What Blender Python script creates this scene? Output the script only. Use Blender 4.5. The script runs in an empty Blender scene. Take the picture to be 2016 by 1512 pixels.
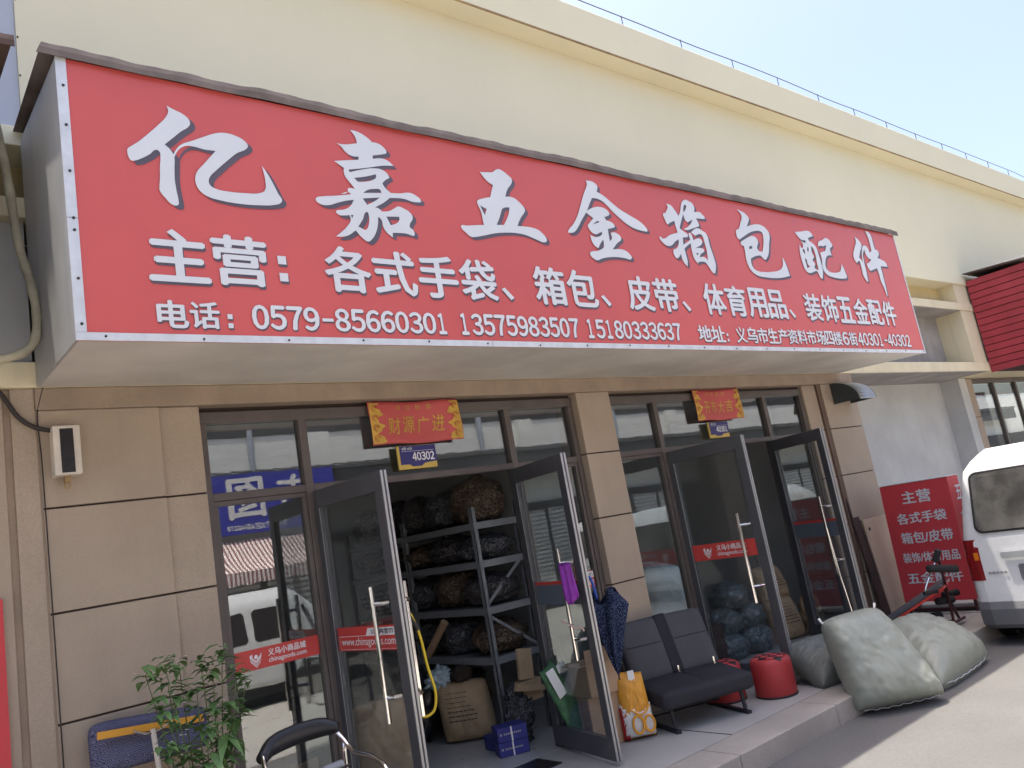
import bpy, bmesh, math, random
from mathutils import Vector, Matrix, noise
random.seed(7)
S = bpy.context.scene
COL = S.collection
R = math.radians
# ------------------------------------------------------------------ camera, sky, sun, exposure
cam = bpy.data.cameras.new("camera"); cam_o = bpy.data.objects.new("camera", cam); COL.objects.link(cam_o)
cam.sensor_width = 36.0; cam.lens = 1583.6 / 2016 * 36; cam.clip_start = 0.05; cam.clip_end = 3000
def rot_mat(a, b, c):
    Rz = Matrix.Rotation(a, 3, 'Z'); base = Matrix(((1, 0, 0), (0, 0, -1), (0, 1, 0)))
    return Rz @ base @ Matrix.Rotation(b, 3, 'X') @ Matrix.Rotation(c, 3, 'Z')
M = rot_mat(-.703422, .183484, -.176043).to_4x4(); M.translation = Vector((-.8013, -4.9784, 1.6252))
cam_o.matrix_world = M
S.camera = cam_o
SUN = Vector((-.10, .165, 1)).normalized()
w = bpy.data.worlds.new("World"); S.world = w; w.use_nodes = True
nt = w.node_tree; sky = nt.nodes.new('ShaderNodeTexSky'); sky.sky_type = 'NISHITA'; sky.sun_disc = False
sky.sun_elevation = math.asin(SUN.z); sky.sun_rotation = math.atan2(SUN.x, SUN.y)
sky.dust_density = 5.0; sky.air_density = 1.0; sky.ozone_density = 1.0; sky.altitude = 50
bgn = nt.nodes['Background']; bgn.inputs[1].default_value = .135
tint = nt.nodes.new('ShaderNodeMix'); tint.data_type = 'RGBA'; tint.blend_type = 'MULTIPLY'; tint.inputs[0].default_value = 1; tint.inputs[7].default_value = (1, .962, .965, 1)
nt.links.new(sky.outputs[0], tint.inputs[6]); nt.links.new(tint.outputs[2], bgn.inputs[0])
sl = bpy.data.lights.new("sun", 'SUN'); sl.energy = 3.0; sl.angle = R(.6); sl.color = (1, .92, .80)
so = bpy.data.objects.new("sun", sl); COL.objects.link(so); so.rotation_euler = SUN.to_track_quat('Z', 'Y').to_euler()
S.view_settings.view_transform = 'Standard'; S.view_settings.look = 'None'; S.view_settings.gamma = 1
S.view_settings.exposure = 1.5
S.cycles.max_bounces = 10; S.cycles.transparent_max_bounces = 24; S.cycles.glossy_bounces = 5
S.cycles.use_denoising = True
# ------------------------------------------------------------------ materials
def newmat(name):
    m = bpy.data.materials.new(name); m.use_nodes = True
    return m, m.node_tree, m.node_tree.nodes['Principled BSDF']
def pm(name, col, rough=.7, metal=0., var=.12, scale=3., speck=0., speck_scale=180., bump=0., bump_scale=60.,
       streak=0., col2=None, spec=.4, coat=0.):
    """plain surface with mottling, fine specks, rain streaks and bump, all from noise"""
    m, t, b = newmat(name); N = t.nodes; L = t.links
    b.inputs['Roughness'].default_value = rough; b.inputs['Metallic'].default_value = metal
    b.inputs['Specular IOR Level'].default_value = spec
    if coat: b.inputs['Coat Weight'].default_value = coat; b.inputs['Coat Roughness'].default_value = .08
    tc = N.new('ShaderNodeTexCoord')
    def nz(sc, det=5, vec=None, rough_=.6):
        n = N.new('ShaderNodeTexNoise'); n.inputs['Scale'].default_value = sc; n.inputs['Detail'].default_value = det
        n.inputs['Roughness'].default_value = rough_
        L.new(vec or tc.outputs['Object'], n.inputs['Vector']); return n.outputs['Fac']
    def mixc(fac, a, bcol):
        x = N.new('ShaderNodeMix'); x.data_type = 'RGBA'
        if isinstance(fac, float): x.inputs[0].default_value = fac
        else: L.new(fac, x.inputs[0])
        for sock, v in ((x.inputs[6], a), (x.inputs[7], bcol)):
            if isinstance(v, tuple): sock.default_value = (*v, 1)
            else: L.new(v, sock)
        return x.outputs[2]
    def ramp(f, lo, hi):
        r = N.new('ShaderNodeMapRange'); L.new(f, r.inputs[0]); r.inputs[1].default_value = lo; r.inputs[2].default_value = hi
        return r.outputs[0]
    lo = tuple(max(0, c * (1 - var)) for c in col); hi = col2 or tuple(min(1, c * (1 + var)) for c in col)
    c = mixc(ramp(nz(scale), .35, .68), lo, hi)
    if speck:
        c = mixc(ramp(nz(speck_scale, 2), .3, .7), c, mixc(.5, c, tuple(x * (1 - speck) for x in col)))
        c = mixc(ramp(nz(speck_scale * 1.7, 2), .62, .75), c, mixc(.5, c, tuple(min(1, x * (1 + speck * 1.2)) for x in col)))
    if streak:
        mp = N.new('ShaderNodeMapping'); L.new(tc.outputs['Object'], mp.inputs[0]); mp.inputs['Scale'].default_value = (5, 5, .35)
        c = mixc(ramp(nz(1.6, 6, mp.outputs[0]), .52, .8), c, mixc(streak, c, tuple(x * .45 for x in col)))
    L.new(c, b.inputs['Base Color'])
    r2 = N.new('ShaderNodeMapRange'); L.new(nz(scale * 4), r2.inputs[0]); r2.inputs[3].default_value = max(.02, rough - .1); r2.inputs[4].default_value = min(1, rough + .1)
    L.new(r2.outputs[0], b.inputs['Roughness'])
    if bump:
        bp = N.new('ShaderNodeBump'); bp.inputs['Strength'].default_value = bump; bp.inputs['Distance'].default_value = .01
        L.new(nz(bump_scale, 4), bp.inputs['Height']); L.new(bp.outputs[0], b.inputs['Normal'])
    return m
def glass_mat(name, tint, ior, rough=0.0, dirt=.0, wav=.0):
    m = bpy.data.materials.new(name); m.use_nodes = True; t = m.node_tree; N = t.nodes; L = t.links
    N.remove(N['Principled BSDF']); out = N['Material Output']
    tr = N.new('ShaderNodeBsdfTransparent'); tr.inputs[0].default_value = (*tint, 1)
    gl = N.new('ShaderNodeBsdfGlossy'); gl.inputs['Roughness'].default_value = rough; gl.inputs[0].default_value = (.93, .95, .97, 1)
    lw = N.new('ShaderNodeLayerWeight'); lw.inputs[0].default_value = .5          # Schlick reflectance, the same from both sides
    pw = N.new('ShaderNodeMath'); pw.operation = 'POWER'; L.new(lw.outputs['Facing'], pw.inputs[0]); pw.inputs[1].default_value = 4.6
    f0 = ((ior - 1) / (ior + 1)) ** 2; fr = N.new('ShaderNodeMath'); fr.operation = 'MULTIPLY_ADD'; L.new(pw.outputs[0], fr.inputs[0]); fr.inputs[1].default_value = 1 - f0; fr.inputs[2].default_value = f0
    mx = N.new('ShaderNodeMixShader'); L.new(fr.outputs[0], mx.inputs[0]); L.new(tr.outputs[0], mx.inputs[1]); L.new(gl.outputs[0], mx.inputs[2])
    tc = N.new('ShaderNodeTexCoord')
    if wav:
        nz = N.new('ShaderNodeTexNoise'); nz.inputs['Scale'].default_value = 2.2; nz.inputs['Detail'].default_value = 2; L.new(tc.outputs['Object'], nz.inputs['Vector'])
        bp = N.new('ShaderNodeBump'); bp.inputs['Strength'].default_value = wav; bp.inputs['Distance'].default_value = .01
        L.new(nz.outputs['Fac'], bp.inputs['Height']); L.new(bp.outputs[0], gl.inputs['Normal'])
    last = mx
    if dirt:
        df = N.new('ShaderNodeBsdfDiffuse'); df.inputs[0].default_value = (.32, .31, .29, 1)
        nz = N.new('ShaderNodeTexNoise'); nz.inputs['Scale'].default_value = 4; nz.inputs['Detail'].default_value = 8; L.new(tc.outputs['Object'], nz.inputs['Vector'])
        mr = N.new('ShaderNodeMapRange'); L.new(nz.outputs['Fac'], mr.inputs[0]); mr.inputs[1].default_value = .35; mr.inputs[2].default_value = .8
        mr.inputs[3].default_value = dirt * .3; mr.inputs[4].default_value = dirt
        m2 = N.new('ShaderNodeMixShader'); L.new(mr.outputs[0], m2.inputs[0]); L.new(mx.outputs[0], m2.inputs[1]); L.new(df.outputs[0], m2.inputs[2]); last = m2
    L.new(last.outputs[0], out.inputs[0]); return m
def band_mat(name, a, b, scale, direction='X', rough=.7, lo=.45, hi=.55, noise_amt=.0, spec=.4, kind='BANDS'):
    m, t, bs = newmat(name); N = t.nodes; L = t.links
    tc = N.new('ShaderNodeTexCoord'); wv = N.new('ShaderNodeTexWave'); wv.wave_type = kind; wv.bands_direction = direction if kind == 'BANDS' else 'X'
    wv.inputs['Scale'].default_value = scale; wv.inputs['Distortion'].default_value = noise_amt; wv.inputs['Detail'].default_value = 2
    L.new(tc.outputs['Object'], wv.inputs['Vector'])
    mr = N.new('ShaderNodeMapRange'); L.new(wv.outputs['Fac'], mr.inputs[0]); mr.inputs[1].default_value = lo; mr.inputs[2].default_value = hi
    x = N.new('ShaderNodeMix'); x.data_type = 'RGBA'; L.new(mr.outputs[0], x.inputs[0]); x.inputs[6].default_value = (*a, 1); x.inputs[7].default_value = (*b, 1)
    L.new(x.outputs[2], bs.inputs['Base Color']); bs.inputs['Roughness'].default_value = rough; bs.inputs['Specular IOR Level'].default_value = spec
    return m
def voro_mat(name, a, b, scale, th, rough=.5, spec=.5, metal=0.):
    """small light rings/dots on a ground colour (bags of rings, dotted cloth)"""
    m, t, bs = newmat(name); N = t.nodes; L = t.links
    tc = N.new('ShaderNodeTexCoord'); v = N.new('ShaderNodeTexVoronoi'); v.inputs['Scale'].default_value = scale; L.new(tc.outputs['Object'], v.inputs['Vector'])
    mr = N.new('ShaderNodeMapRange'); L.new(v.outputs['Distance'], mr.inputs[0]); mr.inputs[1].default_value = th[0]; mr.inputs[2].default_value = th[1]
    mr.inputs[3].default_value = 1; mr.inputs[4].default_value = 0
    x = N.new('ShaderNodeMix'); x.data_type = 'RGBA'; L.new(mr.outputs[0], x.inputs[0]); x.inputs[6].default_value = (*a, 1); x.inputs[7].default_value = (*b, 1)
    L.new(x.outputs[2], bs.inputs['Base Color']); bs.inputs['Roughness'].default_value = rough; bs.inputs['Specular IOR Level'].default_value = spec; bs.inputs['Metallic'].default_value = metal
    bp = N.new('ShaderNodeBump'); bp.inputs['Strength'].default_value = .8; bp.inputs['Distance'].default_value = .02; L.new(v.outputs['Distance'], bp.inputs['Height']); L.new(bp.outputs[0], bs.inputs['Normal'])
    return m
MAT = dict(
 tile=pm('granite_tile', (.445, .355, .268), .75, var=.10, scale=1.6, speck=.38, speck_scale=150, bump=.12, bump_scale=220, streak=.18),
 tile_dark=pm('tile_shadow_joint', (.05, .035, .03), .9),
 tile_side=pm('shaded_jamb_stone', (.16, .105, .08), .7, speck=.3, speck_scale=150),  # brown stone darkened for the shade on the pilaster's step face
 lintel=pm('lintel_render', (.36, .275, .205), .85, var=.18, scale=2.5, speck=.25, speck_scale=120, streak=.3),
 cream=pm('cream_paint', (.76, .705, .51), .85, var=.03, scale=.5, streak=.03, bump=.05, bump_scale=25),
 cream_stain=pm('cream_paint_stained', (.73, .64, .44), .85, var=.09, scale=.8, streak=.28, bump=.05, bump_scale=25),
 ochre=pm('ochre_paint', (.66, .53, .28), .85, var=.08, scale=1.2, streak=.2),
 concrete=pm('bare_concrete', (.37, .345, .32), .9, var=.22, scale=2.2, speck=.2, speck_scale=60, streak=.35, bump=.3, bump_scale=30),
 greywall=pm('grey_render', (.56, .56, .535), .9, var=.10, scale=1.3, streak=.18, bump=.1, bump_scale=40),
 bluegrey=pm('pale_blue_cladding', (.44, .47, .53), .7, var=.05, scale=.8),
 frame=pm('brown_frame', (.105, .085, .077), .42, var=.15, scale=4, spec=.5),
 leaf=pm('dark_grey_frame', (.074, .075, .081), .38, var=.12, scale=4, spec=.5),
 alu=pm('aluminium_strip', (.40, .40, .40), .38, .6, var=.08),
 alu_white=pm('white_aluminium_trim', (.64, .65, .66), .35, .2, var=.10, scale=9, streak=.15),
 chrome=pm('polished_steel', (.72, .70, .68), .12, 1., var=.05),
 steel=pm('shelf_steel', (.27, .28, .30), .5, .3, var=.12),
 red=pm('red_vinyl', (.57, .090, .080), .38, var=.05, scale=.7, streak=.03, spec=.55),
 white=pm('white_vinyl', (.65, .66, .675), .4, var=.03, scale=2, spec=.5),
 shadow=pm('grey_vinyl_print', (.10, .082, .105), .45, var=.08, spec=.5),
 sheet=pm('grey_sheet_metal', (.44, .445, .44), .55, .2, var=.16, scale=1.2, streak=.3),
 soffit=pm('dusty_soffit_panel', (.60, .565, .51), .6, var=.18, scale=.9, streak=.1),
 roofsheet=pm('weathered_roof_sheet', (.17, .135, .12), .8, var=.3, scale=4),
 brownroof=pm('brown_roof_sheet', (.10, .062, .048), .75, var=.3, scale=4),
 hose=pm('dirty_hose', (.42, .38, .27), .6, var=.25, scale=7, streak=.3),
 cable=pm('black_cable', (.035, .028, .026), .6),
 road=pm('worn_asphalt', (.142, .141, .138), .9, var=.13, scale=.9, speck=.35, speck_scale=70, bump=.35, bump_scale=110),
 bounce_ground=pm('bounce_concrete', (.40, .385, .35), .9, var=.12, scale=.5, streak=.0),  # light ground colour for the added bounce strip
 step=pm('granite_paving', (.38, .37, .355), .75, var=.10, scale=1.4, speck=.3, speck_scale=110, bump=.1, bump_scale=160),
 kerb=pm('granite_kerb', (.36, .335, .305), .8, var=.14, scale=2, speck=.3, speck_scale=90, bump=.15, bump_scale=120),
 floor=pm('shop_floor_tile', (.48, .48, .47), .3, var=.06, scale=1.2, speck=.1, speck_scale=60),
 inwall=pm('shop_wall_paint', (.50, .49, .48), .85, var=.06),
 ceil=pm('shop_ceiling', (.50, .49, .48), .9),
 glass=glass_mat('tinted_glass', (.80, .84, .845), 2.2, 0, .035, .05),
 lglass=glass_mat('door_glass', (.84, .87, .88), 1.5, 0, .07, .03),
 vglass=glass_mat('dusty_car_glass', (.30, .32, .31), 1.6, .03, .55),
 strip_red=pm('red_sticker', (.60, .065, .055), .45, var=.04),
 strip_grey=pm('sticker_backing', (.13, .155, .19), .5, var=.06),
 strip_white=pm('white_sticker_print', (.80, .80, .79), .5, var=.02),
 poster=pm('red_poster', (.56, .10, .10), .5, var=.06, scale=5),
 gold=pm('gold_print', (.62, .38, .07), .45, .15, var=.14, scale=14),
 navy=pm('navy_enamel', (.035, .032, .17), .35, var=.05),
 yellow=pm('yellow_plate', (.62, .44, .10), .4, var=.06),
 dred=pm('dark_red_board', (.60, .055, .065), .5, var=.06, scale=2),
 slat=pm('red_slat', (.36, .040, .055), .5, var=.12, scale=3),
 slatgap=pm('red_slat_gap', (.045, .012, .014), .8),
 vanpaint=pm('white_car_paint', (.66, .68, .69), .28, var=.03, scale=1.5, coat=.6, streak=.06),
 vanplastic=pm('grey_bumper_plastic', (.13, .135, .145), .55, var=.08),
 rubber=pm('tyre_rubber', (.02, .02, .021), .8),
 lens=pm('red_tail_lens', (.20, .010, .012), .15, spec=.7, var=.1, scale=30),
 amber=pm('amber_lens', (.60, .17, .015), .15, spec=.7, var=.1, scale=30),
 sack=pm('woven_sack', (.285, .31, .265), .42, var=.12, scale=2.6, bump=.22, bump_scale=45, streak=.12, spec=.5),
 sackdark=pm('woven_sack_dark', (.14, .15, .135), .55, var=.14, scale=2.6, bump=.2, bump_scale=45),  # darker tone of the woven sack
 bluesack=pm('pale_blue_sack', (.42, .52, .56), .6, var=.12, scale=4, bump=.3, bump_scale=14),
 kraft=pm('kraft_paper', (.46, .33, .20), .8, var=.14, scale=5, bump=.3, bump_scale=18),
 card=pm('cardboard', (.42, .28, .18), .85, var=.10, scale=5),
 ink=pm('dark_print', (.045, .04, .045), .7),
 blackbag=pm('black_plastic', (.018, .018, .02), .3, var=.2, bump=.5, bump_scale=22, spec=.6),
 clearbag=voro_mat('clear_bag_of_rings', (.11, .14, .15), (.45, .50, .52), 20, (.08, .22), .28, .6, .0),
 brassbag=voro_mat('clear_bag_of_brass', (.085, .058, .04), (.36, .25, .13), 44, (.08, .32), .3, .6, .2),
 steelbag=voro_mat('clear_bag_of_steel', (.06, .06, .066), (.30, .30, .31), 46, (.08, .3), .3, .6, .2),
 mottlebag=voro_mat('bag_of_dark_fittings', (.045, .04, .042), (.22, .16, .12), 40, (.08, .3), .35, .6),
 bluecard=pm('blue_carton', (.045, .050, .24), .6, var=.12, scale=8),
 green=pm('green_packaging', (.075, .19, .09), .4, var=.3, scale=14),
 orange=pm('orange_packaging', (.72, .33, .04), .4, var=.10, scale=10),
 redpack=pm('red_packaging', (.42, .03, .03), .4, var=.1),
 umbrella=voro_mat('dotted_navy_cloth', (.012, .018, .055), (.17, .24, .38), 115, (.22, .42), .8, .2),
 umbblue=pm('blue_handle', (.03, .09, .42), .35),
 purple=pm('purple_towel', (.34, .07, .44), .95, var=.14, scale=20, bump=.5, bump_scale=150, spec=.1),
 cord_y=pm('yellow_cord', (.70, .50, .03), .5),
 pink=pm('pink_string', (.62, .42, .36), .8),
 fabric=pm('grey_seat_fabric', (.088, .088, .095), .92, var=.10, scale=6, speck=.3, speck_scale=240, bump=.15, bump_scale=300, spec=.15),
 stripe=pm('dark_seat_stripe', (.036, .036, .042), .9, var=.1, spec=.15),
 vinyl=pm('dark_vinyl', (.020, .020, .023), .32, var=.12, bump=.1, bump_scale=200, spec=.4),
 legpaint=pm('black_leg_paint', (.022, .023, .027), .5),
 stool_red=pm('red_stool_vinyl', (.40, .04, .042), .5, var=.10, scale=5, streak=.1),
 stool_blk=pm('black_stool_patch', (.025, .022, .025), .5),
 stool_pink=pm('pink_stool_patch', (.50, .065, .07), .6, var=.06),
 mopyarn=band_mat('knitted_mop_yarn', (.045, .045, .10), (.19, .19, .27), 60, 'DIAGONAL', .95, .1, .9, 6, .1),
 moporange=pm('orange_mop_plate', (.68, .32, .035), .4, var=.08),
 leafm=pm('pepper_leaf', (.12, .22, .07), .45, var=.35, scale=9, spec=.45),
 stem=pm('plant_stem', (.12, .15, .06), .7),
 flower=pm('white_flower', (.75, .76, .66), .7),
 pot=pm('terracotta_pot', (.28, .12, .07), .85, var=.15),
 soil=pm('potting_soil', (.04, .03, .022), .95),
 lampbox=pm('aged_white_plastic', (.66, .60, .51), .55, var=.10, scale=9, streak=.25),
 blackpane=pm('dark_lamp_panel', (.022, .018, .02), .3, var=.2),
 plank=pm('plywood', (.55, .42, .30), .7, var=.10, scale=3, streak=.12),
 brown_shade=pm('dark_brown_shade', (.05, .028, .024), .7, var=.2),  # crate wood, and the painted shade of the right pilaster's side
 bluetape=pm('blue_tape', (.10, .22, .42), .5),
 hood=pm('galvanised_hood', (.46, .49, .50), .4, .5, var=.12, scale=5),
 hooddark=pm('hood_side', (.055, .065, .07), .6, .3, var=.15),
 pad=pm('grey_bench_pad', (.085, .085, .095), .6, var=.08, bump=.1, bump_scale=150),
 foam=pm('black_foam', (.018, .018, .02), .9, var=.15, bump=.3, bump_scale=120),
 padred=pm('red_pad_edge', (.55, .05, .035), .5),
 frame_dk=pm('dark_red_tube', (.055, .016, .018), .4),
 oppwall=pm('white_render_opposite', (.86, .86, .80), .85, var=.04),
 opptile=pm('grey_roof_tiles', (.10, .105, .11), .8, var=.3, scale=6),
 oppdark=pm('dark_shutter', (.05, .05, .055), .6),
 awn=band_mat('striped_awning', (.80, .72, .68), (.30, .16, .15), 4.2, 'X', .85, .35, .6, 0),
 shutter=band_mat('white_roller_shutter', (.72, .74, .72), (.25, .26, .26), 3.2, 'Z', .6, .5, .75, 0),
 bluesign=pm('blue_sign_face', (.045, .055, .40), .4, var=.05),
 stain=pm('rust_stain', (.33, .22, .11), .9, var=.3, scale=5),
)
# ------------------------------------------------------------------ mesh helpers
class MB:
    def __init__(s, off=(0, 0, 0)): s.b = bmesh.new(); s.o = Vector(off); s.mi = 0
    def v(s, p): return s.b.verts.new(Vector(p) - s.o)
    def f(s, vs):
        try: x = s.b.faces.new(vs); x.material_index = s.mi; return x
        except ValueError: return None
    def quad(s, *ps): return s.f([s.v(p) for p in ps])
    def box(s, x0, x1, y0, y1, z0, z1, m=None):
        P = [(x, y, z) for x in (x0, x1) for y in (y0, y1) for z in (z0, z1)]
        if m: P = [m @ Vector(p) for p in P]
        V = [s.v(p) for p in P]
        for q in ((0, 1, 3, 2), (4, 6, 7, 5), (0, 4, 5, 1), (2, 3, 7, 6), (0, 2, 6, 4), (1, 5, 7, 3)): s.f([V[i] for i in q])
        return s
    def prism(s, poly, a, b, axis='X', m=None):
        def p3(p, t):
            q = {'X': (t, p[0], p[1]), 'Y': (p[0], t, p[1]), 'Z': (p[0], p[1], t)}[axis]
            return m @ Vector(q) if m else q
        A = [s.v(p3(p, a)) for p in poly]; B = [s.v(p3(p, b)) for p in poly]; n = len(poly)
        s.f(A); s.f(B[::-1])
        for i in range(n): s.f([A[i], B[i], B[(i + 1) % n], A[(i + 1) % n]])
        return s
    def tube(s, pts, r, seg=8, cap=True):
        pts = [Vector(p) for p in pts]; n = len(pts); rings = []
        rs = r if isinstance(r, (list, tuple)) else [r] * n
        up = Vector((0, 0, 1)); prev = None
        for i, p in enumerate(pts):
            d = (pts[min(i + 1, n - 1)] - pts[max(i - 1, 0)])
            d = d.normalized() if d.length > 1e-9 else Vector((0, 0, 1))
            if prev is None: a = d.orthogonal().normalized()
            else:
                a = prev - d * prev.dot(d); a = a.normalized() if a.length > 1e-6 else d.orthogonal().normalized()
            prev = a; c = d.cross(a)
            rings.append([s.v(p + (a * math.cos(k * 2 * math.pi / seg) + c * math.sin(k * 2 * math.pi / seg)) * rs[i]) for k in range(seg)])
        for i in range(n - 1):
            for k in range(seg): s.f([rings[i][k], rings[i][(k + 1) % seg], rings[i + 1][(k + 1) % seg], rings[i + 1][k]])
        if cap: s.f(rings[0][::-1]); s.f(rings[-1])
        return s
    def lathe(s, prof, c, seg=24, axis=None):
        c = Vector(c); m = axis.to_track_quat('Z', 'Y').to_matrix() if axis is not None else Matrix.Identity(3)
        rings = [[s.v(c + m @ Vector((r * math.cos(k * 2 * math.pi / seg), r * math.sin(k * 2 * math.pi / seg), z))) for k in range(seg)] for r, z in prof]
        for i in range(len(prof) - 1):
            for k in range(seg): s.f([rings[i][k], rings[i][(k + 1) % seg], rings[i + 1][(k + 1) % seg], rings[i + 1][k]])
        s.f(rings[0][::-1]); s.f(rings[-1]); return s
    def grid(s, fn, nu, nv, closed=False):
        V = [[s.v(fn(i / nu, j / nv)) for j in range(nv + 1)] for i in range(nu + 1)]
        for i in range(nu):
            for j in range(nv): s.f([V[i][j], V[i + 1][j], V[i + 1][j + 1], V[i][j + 1]])
        return V
    def blob(s, c, rad, seed=0, amp=.18, fr=3., sub=3, m=None):
        t = bmesh.new(); bmesh.ops.create_icosphere(t, subdivisions=sub, radius=1)
        mp = {}
        for v in t.verts:
            d = v.co.normalized(); k = 1 + amp * noise.noise(d * fr + Vector((seed * 7.3, seed * 1.7, 0))) + amp * .5 * noise.noise(d * fr * 2.7 + Vector((seed, 3, 0)))
            q = Vector((d.x * rad[0], d.y * rad[1], d.z * rad[2])) * k
            if q.z < -rad[2] * .82: q.z = -rad[2] * .82
            mp[v] = s.v((m @ q if m else q) + Vector(c))
        for f in t.faces: s.f([mp[v] for v in f.verts])
        t.free(); return s
    def build(s, name, mat, parent=None, smooth=False, bevel=0., recalc=True, sub=0):
        if recalc: bmesh.ops.recalc_face_normals(s.b, faces=s.b.faces[:])
        me = bpy.data.meshes.new(name); s.b.to_mesh(me); s.b.free()
        for m in (mat if isinstance(mat, (list, tuple)) else [mat]): me.materials.append(MAT[m] if isinstance(m, str) else m)
        o = bpy.data.objects.new(name, me); COL.objects.link(o)
        if parent: o.parent = parent
        if smooth:
            for p in me.polygons: p.use_smooth = True
        if bevel:
            b = o.modifiers.new('bevel', 'BEVEL'); b.width = bevel; b.segments = 2; b.limit_method = 'ANGLE'; b.angle_limit = R(40)
        if sub:
            d = o.modifiers.new('sub', 'SUBSURF'); d.levels = sub; d.render_levels = sub
        return o
def tag(o, label=None, cat=None, group=None, kind=None):
    for k, v in (('label', label), ('category', cat), ('group', group), ('kind', kind)):
        if v: o[k] = v
    return o
def thing(name, label, cat, loc=(0, 0, 0), rotz=0, group=None):
    o = bpy.data.objects.new(name, None); COL.objects.link(o); o.empty_display_size = .2
    o.location = loc; o.rotation_euler = (0, 0, rotz)
    return tag(o, label, cat, group)
def copy_tree(o, parent=None):
    c = o.copy(); COL.objects.link(c)
    if parent: c.parent = parent
    for ch in list(o.children): copy_tree(ch, c)
    return c
# lettering: glyph outlines of the built-in font fitted into a rectangle, laid flat in local x/z
_fc = bpy.data.curves.new('font_work', 'FONT'); _fo = bpy.data.objects.new('font_work', _fc); COL.objects.link(_fo)
def glyphs(mb, body, x0, x1, z0, z1, place, bold=.02, keep=False):
    """place(u, v) -> world point; the text's bounding box is fitted to x0..x1, z0..z1"""
    _fc.body = body; _fc.offset = 0 if bold > .02 else bold; _fc.resolution_u = 3
    bpy.context.view_layer.update()
    me = bpy.data.meshes.new_from_object(_fo.evaluated_get(bpy.context.evaluated_depsgraph_get()))
    xs = [v.co.x for v in me.vertices]; ys = [v.co.y for v in me.vertices]
    a, b, c, d = min(xs), max(xs), min(ys), max(ys)
    sx = (x1 - x0) / (b - a); sz = (z1 - z0) / (d - c)
    # heavy weights: the glyph laid down several times, each a hair's breadth above the last
    e = .027 if bold < .035 else .034; shifts = [(0, 0), (e, 0), (-e, 0), (0, e * .7), (0, -e * .7)] if bold > .02 else [(0, 0)]
    n_ = (place(0, 0), place(.1, 0), place(0, .1)); nv = (Vector(n_[1]) - Vector(n_[0])).cross(Vector(n_[2]) - Vector(n_[0])).normalized()
    for k, (dx, dz) in enumerate(shifts):
        vs = [mb.v(Vector(place(x0 + (v.co.x - a + dx) * sx, z0 + (v.co.y - c + dz) * sz)) + nv * (k * .00012)) for v in me.vertices]
        for p in me.polygons: mb.f([vs[i] for i in p.vertices])
    bpy.data.meshes.remove(me)
def digits(mb, body, x0, x1, z0, z1, place, fill=.86):
    """numerals one by one in equal cells, heavy weight"""
    cw = (x1 - x0) / len(body)
    for i, c in enumerate(body):
        w = cw * fill * (.62 if c == '1' else 1); o = x0 + cw * (i + .5) - w / 2 - (cw * .06 if c == '1' else 0)
        glyphs(mb, chr(ord(c) + 0xFEE0), o, o + w, z0, z1, place, .04)
def outline(mb, rings, place, res=5):
    """rings: strings of 'x,z' (mm, '!' = sharp); first ring outer, the rest holes"""
    cu = bpy.data.curves.new('outline_work', 'CURVE'); cu.dimensions = '2D'; cu.fill_mode = 'BOTH'; cu.resolution_u = res
    for r in rings:
        pts = r.split(); sp = cu.splines.new('BEZIER'); sp.bezier_points.add(len(pts) - 1); sp.use_cyclic_u = True
        for bp, t in zip(sp.bezier_points, pts):
            sharp = t.endswith('!'); x, z = t.rstrip('!').split(',')
            bp.co = (float(x) / 1000, float(z) / 1000, 0); h = 'VECTOR' if sharp else 'AUTO'
            bp.handle_left_type = h; bp.handle_right_type = h
    o = bpy.data.objects.new('outline_work', cu); COL.objects.link(o); bpy.context.view_layer.update()
    me = bpy.data.meshes.new_from_object(o.evaluated_get(bpy.context.evaluated_depsgraph_get()))
    vs = [mb.v(place(v.co.x, v.co.y)) for v in me.vertices]
    for p in me.polygons: mb.f([vs[i] for i in p.vertices])
    bpy.data.meshes.remove(me); bpy.data.objects.remove(o); bpy.data.curves.remove(cu)
def smooth_path(pts, n=6):
    pts = [Vector(p) for p in pts]; out = []
    for i in range(len(pts) - 1):
        p0 = pts[max(i - 1, 0)]; p1 = pts[i]; p2 = pts[i + 1]; p3 = pts[min(i + 2, len(pts) - 1)]
        for k in range(n):
            t = k / n
            out.append(.5 * ((2 * p1) + (p2 - p0) * t + (2 * p0 - 5 * p1 + 4 * p2 - p3) * t * t + (3 * p1 - p0 - 3 * p2 + p3) * t ** 3))
    out.append(pts[-1]); return out
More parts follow.
